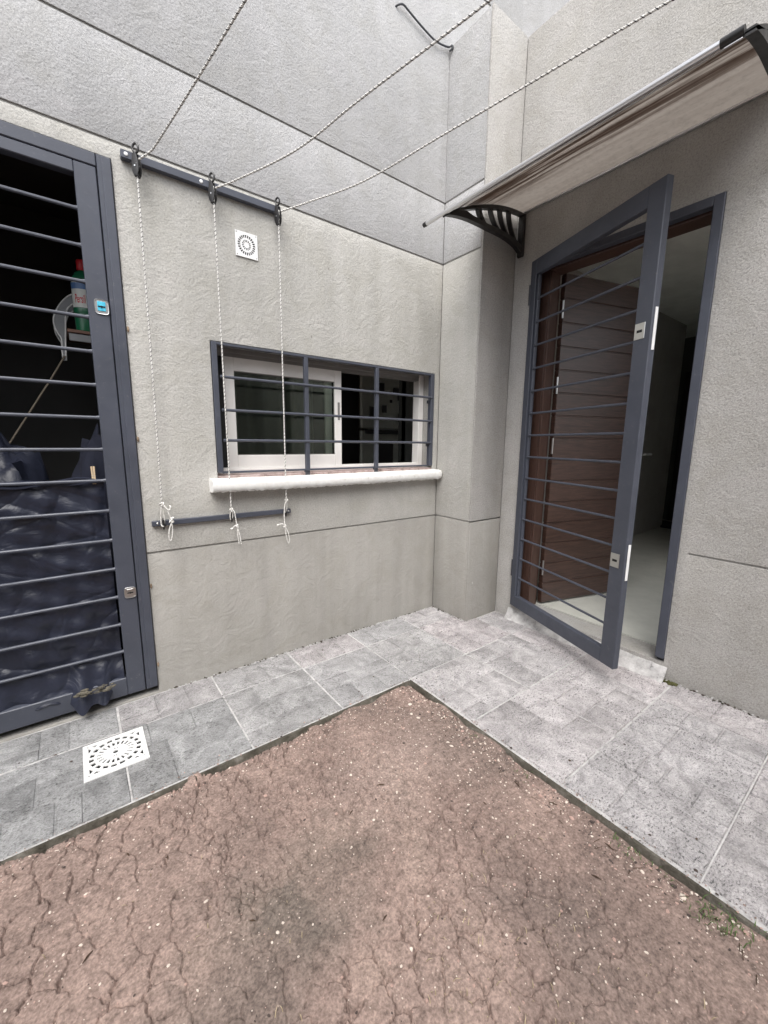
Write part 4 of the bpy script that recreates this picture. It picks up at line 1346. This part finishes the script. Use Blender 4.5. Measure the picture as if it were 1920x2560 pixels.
mb = MB(); mb.box(-.252, -.246, YA1 + .02, YA0 - .002, 2.3660, 2.3700, .001); build('seam_strip', mb, M_ROD, aw)
mb = MB(); mb.tube([(-.354, -.222, 2.312), (-.354, -1.487, 2.312)], .0105, 14); build('front_rod', mb, M_ROD, aw)
mb = MB(); mb.tube([(-.354, -.208, 2.312), (-.354, -.232, 2.312)], .0118, 12); build('end_cap', mb, M_BLACKP, aw)
mb = MB(); mb.tube([(-.354, -1.480, 2.312), (-.354, -1.535, 2.312)], .0125, 12); build('sleeve', mb, M_BLACKP, aw)
mb = MB(); mb.box(.284, .3035, YA1, YA0, 2.504, 2.522, .002); build('wall_strip', mb, M_ROD, aw)
def bracket(y):
    y0, y1 = y - .014, y + .014
    T = lambda u, v, t: (u, t, v)
    root = MB()
    arcp = [(-.352, 2.306), (-.30, 2.338), (-.22, 2.378), (-.11, 2.422), (.0, 2.458), (.10, 2.482), (.20, 2.496), (.300, 2.502)]
    arcp = [tuple(p)[:2] for p in catmull([(a_, b_, 0) for a_, b_ in arcp], 4)]
    lowp = [(x, z - (.012 + .008 * (1 - abs((x + .02) / .33)))) for x, z in arcp]
    root.strip(arcp, lowp, (y0, y1), T)
    p = build('bracket', root, M_BLACKP, aw)
    # lower arm: from the tip down to the wall foot
    up_ = [(-.352, 2.312), (-.27, 2.340), (-.21, 2.362), (-.16, 2.356), (-.072, 2.355), (-.03, 2.352), (.052, 2.357), (.151, 2.352), (.230, 2.342), (.280, 2.325)]
    dn_ = [(-.352, 2.301), (-.28, 2.317), (-.21, 2.326), (-.16, 2.329), (-.072, 2.330), (-.03, 2.329), (.052, 2.330), (.151, 2.325), (.230, 2.310), (.280, 2.285)]
    up_ = [tuple(q)[:2] for q in catmull([(a_, b_, 0) for a_, b_ in up_], 3)]; dn_ = [tuple(q)[:2] for q in catmull([(a_, b_, 0) for a_, b_ in dn_], 3)]
    mb = MB(); mb.strip(up_, dn_, (y0, y1), T); build('lower_arm', mb, M_BLACKP, p)
    # gusset at the tip
    tipu = [(x, z) for x, z in arcp if x < -.20]; tipl = [(x, 2.303 + (x + .352) * .20) for x, z in arcp if x < -.20]
    mb = MB(); mb.strip(tipu, tipl, (y0 + .004, y1 - .004), T); build('gusset', mb, M_BLACKP, p)
    # wall plate
    poly = [(.276, 2.500), (.303, 2.500), (.303, 2.282), (.298, 2.270), (.288, 2.266), (.276, 2.274)]
    mb = MB(); mb.prism(poly, y0 - .003, y1 + .003, T); build('wall_plate', mb, M_BLACKP, p, bevel=.002)
    # curved slats between arms
    for (xt, xb, wd_) in ((-.100, -.050, .026), (-.005, .070, .016), (.075, .150, .016), (.155, .225, .016)):
        L1, R1 = [], []
        zt = np.interp(xt, [q[0] for q in lowp], [q[1] for q in lowp]) + .004
        zb = np.interp(xb, [q[0] for q in up_], [q[1] for q in up_]) - .004
        for s_ in np.linspace(0, 1, 11):
            z = zt + (zb - zt) * s_
            x = xt + (xb - xt) * (s_ ** 1.9)
            L1.append((x - wd_ * .5, z)); R1.append((x + wd_ * .5, z))
        mb = MB(); mb.strip(L1, R1, (y0 + .002, y1 - .002), T); build('slat', mb, M_BLACKP, p)
    return p
bracket(-.362); bracket(-1.545)

# ================================================================== GROUND DETAIL
def scatter(n, rnd, place, size, mats, name, label, cat, flat=.55):
    mb = MB()
    for i in range(n):
        x, y, z = place(rnd)
        s_ = size(rnd)
        mb.cur = rnd.choices(range(len(mats)), weights=[w for _, w in mats])[0]
        vs = []; k_ = 6; ph = rnd.random() * 6.28; el_ = rnd.uniform(.55, 1.0)
        for lv, (rr, zz) in enumerate(((.75, -.5), (1.0, .05), (.62, .55))):
            for q_ in range(k_):
                an = ph + 2 * math.pi * q_ / k_; w_ = rr * (.75 + .5 * rnd.random())
                u_, v_ = math.cos(an) * w_, math.sin(an) * w_ * el_
                vs.append((x + s_ * (u_ * math.cos(ph) - v_ * math.sin(ph)), y + s_ * (u_ * math.sin(ph) + v_ * math.cos(ph)), z + s_ * flat * (zz + .2 * rnd.random())))
        fs = [(b_ * k_ + q_, b_ * k_ + (q_ + 1) % k_, (b_ + 1) * k_ + (q_ + 1) % k_, (b_ + 1) * k_ + q_) for b_ in (0, 1) for q_ in range(k_)]
        fs.append(tuple(2 * k_ + q_ for q_ in range(k_)))
        mb.add(vs, fs)
    return stuff(build(name, mb, [m_ for m_, _ in mats], smooth=0), label, cat)
rg = random.Random(21)
def on_soil(r):
    while True:
        x = r.uniform(-2.5, EDGE_X - .012); y = r.uniform(-2.3, EDGE_Y - .012)
        w = .25 + .75 * max(0, min(1, (x + 1.6) / .5))
        if r.random() < w * (.35 + .65 * max(0, 1 - (-.6 - y) / 1.4)):
            return x, y, soil_z(x, y) + .0004
def at_rim(r):
    if r.random() < .72:
        x = EDGE_X - .014 - abs(r.gauss(0, .05)); y = r.uniform(-2.2, EDGE_Y - .02)
    else:
        y = EDGE_Y - .014 - abs(r.gauss(0, .025)); x = r.uniform(-2.4, EDGE_X - .02)
    return x, y, soil_z(x, y) + .0006
scatter(2600, rg, on_soil, lambda r: min(.0075, .0011 + r.expovariate(1 / .0009)), [(M_STONE_W, 5), (M_STONE_P, 3), (M_STONE_D, 2)], 'gravel', 'small pale and pink stone chips strewn over the dry soil', 'gravel')
scatter(1100, rg, at_rim, lambda r: min(.009, .0012 + r.expovariate(1 / .0014)), [(M_STONE_W, 4), (M_STONE_P, 3), (M_STONE_D, 4)], 'rim_gravel', 'crumbs and stone chips gathered along the paving edge', 'gravel')
big = [(-1.98, -1.05), (-1.79, -1.12), (-1.67, -1.32), (-2.10, -.93), (-1.62, -.96), (-1.33, -.90), (-1.27, -1.24), (-1.39, -1.44), (-1.12, -1.02), (-.95, -1.10), (-1.02, -.82), (-.90, -1.36), (-1.5, -1.52)]
rb = random.Random(9)
for i, (x, y) in enumerate(big):
    pass
scatter(len(big) * 3, rb, lambda r: (lambda p: (p[0] + r.uniform(-.12, .12), p[1] + r.uniform(-.1, .1), 0))(r.choice(big)) if False else (lambda p, dx, dy: (p[0] + dx, p[1] + dy, soil_z(p[0] + dx, p[1] + dy) + .0012))(r.choice(big), r.uniform(-.12, .12), r.uniform(-.1, .1)), lambda r: r.uniform(.0025, .0058), [(M_STONE_W, 5), (M_STONE_P, 2)], 'pebbles', 'larger pale pebbles lying on the cracked soil', 'pebbles', .5)

def on_tiles(r):
    if r.random() < .6:
        return r.uniform(EDGE_X + .02, XR - .02), r.uniform(-2.2, -.35), .0022
    return r.uniform(-2.5, -.75), r.uniform(EDGE_Y + .03, -.02), .0022
scatter(46, rg, on_tiles, lambda r: r.uniform(.0022, .0055), [(M_LEAF, 3), (M_STONE_D, 2)], 'litter', 'dark seeds and leaf crumbs on the paving', 'litter', .35)
def wall_foot(r):
    c = r.random()
    if c < .45:
        x = r.uniform(-1.73, -.02); return x, -.004 - abs(r.gauss(0, .005)), r.uniform(-.001, .004)
    if c < .62:
        return -.005 - abs(r.gauss(0, .006)), r.uniform(-.315, -.01), r.uniform(0, .006)
    return XR - .004 - abs(r.gauss(0, .008)), r.uniform(-2.3, -1.36), r.uniform(0, .006)
scatter(420, rg, wall_foot, lambda r: r.uniform(.002, .007), [(M_MORTAR, 5), (M_STONE_D, 2), (M_EDGE, 4)], 'wall_foot_mortar', 'crumbly mortar along the foot of the walls', 'mortar', .7)
def spilled(r):
    if r.random() < .6:
        return EDGE_X - .006 + abs(r.gauss(0, .022)), r.uniform(-2.2, EDGE_Y), .0012
    return r.uniform(-2.5, EDGE_X), EDGE_Y - .006 + abs(r.gauss(0, .018)), .0012
scatter(700, rg, spilled, lambda r: min(.006, .0009 + r.expovariate(1 / .0008)), [(M_SOIL, 6), (M_STONE_P, 2), (M_STONE_D, 2)], 'spilled_soil', 'soil crumbs spilled over the paving edge', 'soil', .5)
# dead leaves and twigs on the soil
mb = MB(); rl = random.Random(4)
for (x, y) in [(-1.86, -.86), (-1.72, -1.16), (-1.36, -1.05), (-1.22, -1.02), (-.98, -1.28), (-1.45, -1.35), (-.86, -.98), (-.83, -1.30), (-.80, -1.42), (-1.95, -.78), (-.92, -1.62), (-.80, -1.60), (-.79, -.90), (-2.05, -1.0)]:
    a_ = rl.random() * 6.28; L0 = rl.uniform(.006, .016); z = soil_z(x, y) + .003
    dx, dy = math.cos(a_) * L0, math.sin(a_) * L0
    mb.tube([(x - dx, y - dy, z), (x, y, z + .002), (x + dx, y + dy, z)], [.0008, .0022, .0007], 5)
for i in range(40):
    x = EDGE_X - .02 - rl.random() * .09; y = rl.uniform(-2.1, -.8); a_ = rl.random() * 6.28; L0 = rl.uniform(.01, .03); z = soil_z(x, y) + .004
    mb.tube([(x, y, z), (x + math.cos(a_) * L0, y + math.sin(a_) * L0, z + rl.uniform(-.001, .006))], .0009, 4)
stuff(build('leaf_litter', mb, M_LEAF), 'dead leaf bits and twigs on the soil', 'leaf litter')

def blades(spots, hgt, mat, name, label, cat, kind=True, seed=1, n=14, spread=.018):
    r = random.Random(seed); mb = MB()
    for (x, y) in spots:
        for i in range(n):
            bx = x + r.gauss(0, spread); by = y + r.gauss(0, spread)
            if bx > EDGE_X - .006:
                bx = EDGE_X - .008
            z = soil_z(bx, by) - .001; h = hgt * r.uniform(.5, 1.2); a_ = r.random() * 6.28; ln = r.uniform(.3, 1.2) * h
            p = [Vector((bx, by, z)), Vector((bx + math.cos(a_) * ln * .35, by + math.sin(a_) * ln * .35, z + h * .65)), Vector((bx + math.cos(a_) * ln, by + math.sin(a_) * ln, z + h * .8))]
            sd2 = Vector((-math.sin(a_), math.cos(a_), 0)) * .0011
            mb.add([p[0] - sd2, p[0] + sd2, p[1] + sd2, p[1] - sd2, p[2]], [(0, 1, 2, 3), (3, 2, 4)])
    o = build(name, mb, mat, normals=False, smooth=0)
    if kind:
        stuff(o, label, cat)
    else:
        tag(o, label, cat)
    return o
blades([(-.775, -1.845), (-.785, -1.87), (-.77, -1.90), (-.79, -1.83)], .022, M_GRASS, 'grass_tuft', 'small green grass tuft at the foot of the paving edge', 'grass', False, 3, 22)
blades([(-.765, -1.60), (-.775, -1.66), (-.76, -1.72), (-.77, -1.30), (-.765, -1.05)], .012, M_GRASS, 'moss_grass', 'sparse low green growth along the paving edge', 'grass', True, 5, 14, .014)
rs2 = random.Random(12)
blades([(rs2.uniform(-1.45, -.95), rs2.uniform(-2.0, -1.40)) for i in range(60)] + [(rs2.uniform(-2.25, -1.5), rs2.uniform(-1.5, -.9)) for i in range(12)], .016, M_STRAW, 'dry_grass', 'sparse dry straw lying over the soil', 'dry grass', True, 8, 3, .03)
# moss clump by the door post
mb = MB(); rm = random.Random(2)
for i in range(26):
    mb.ball((XR - .004 - abs(rm.gauss(0, .012)), -1.395 + rm.gauss(0, .022), .002), rm.uniform(.006, .013), 7, (1, 1, .45))
tag(build('moss_clump', mb, M_MOSS, smooth=60), 'olive moss clump on the paving at the foot of the door wall', 'moss')
# rough mortar step under the door
def step():
    n = 60; mb = MB(); vs = []; fs = []; r = random.Random(8)
    for i in range(n + 1):
        y = DOOR[0] - .02 + (DOOR[1] + .04 - DOOR[0]) * i / n
        j = lambda s_: (r.random() - .5) * s_
        row = [(XR + .004, .068 + j(.004)), (XR - .010 + j(.004), .060 + j(.005)), (XR - .020 + j(.006), .035 + j(.006)), (XR - .034 + j(.008), .012 + j(.004)), (XR - .050 + j(.014), -.001)]
        vs += [(x, y, z) for x, z in row]
    for i in range(n):
        for q in range(4):
            fs.append((i * 5 + q, i * 5 + q + 1, (i + 1) * 5 + q + 1, (i + 1) * 5 + q))
    mb.add(vs, fs); return mb
tag(build('mortar_step', step(), M_MORTAR, smooth=50), 'rough pale mortar step under the doorway', 'step')
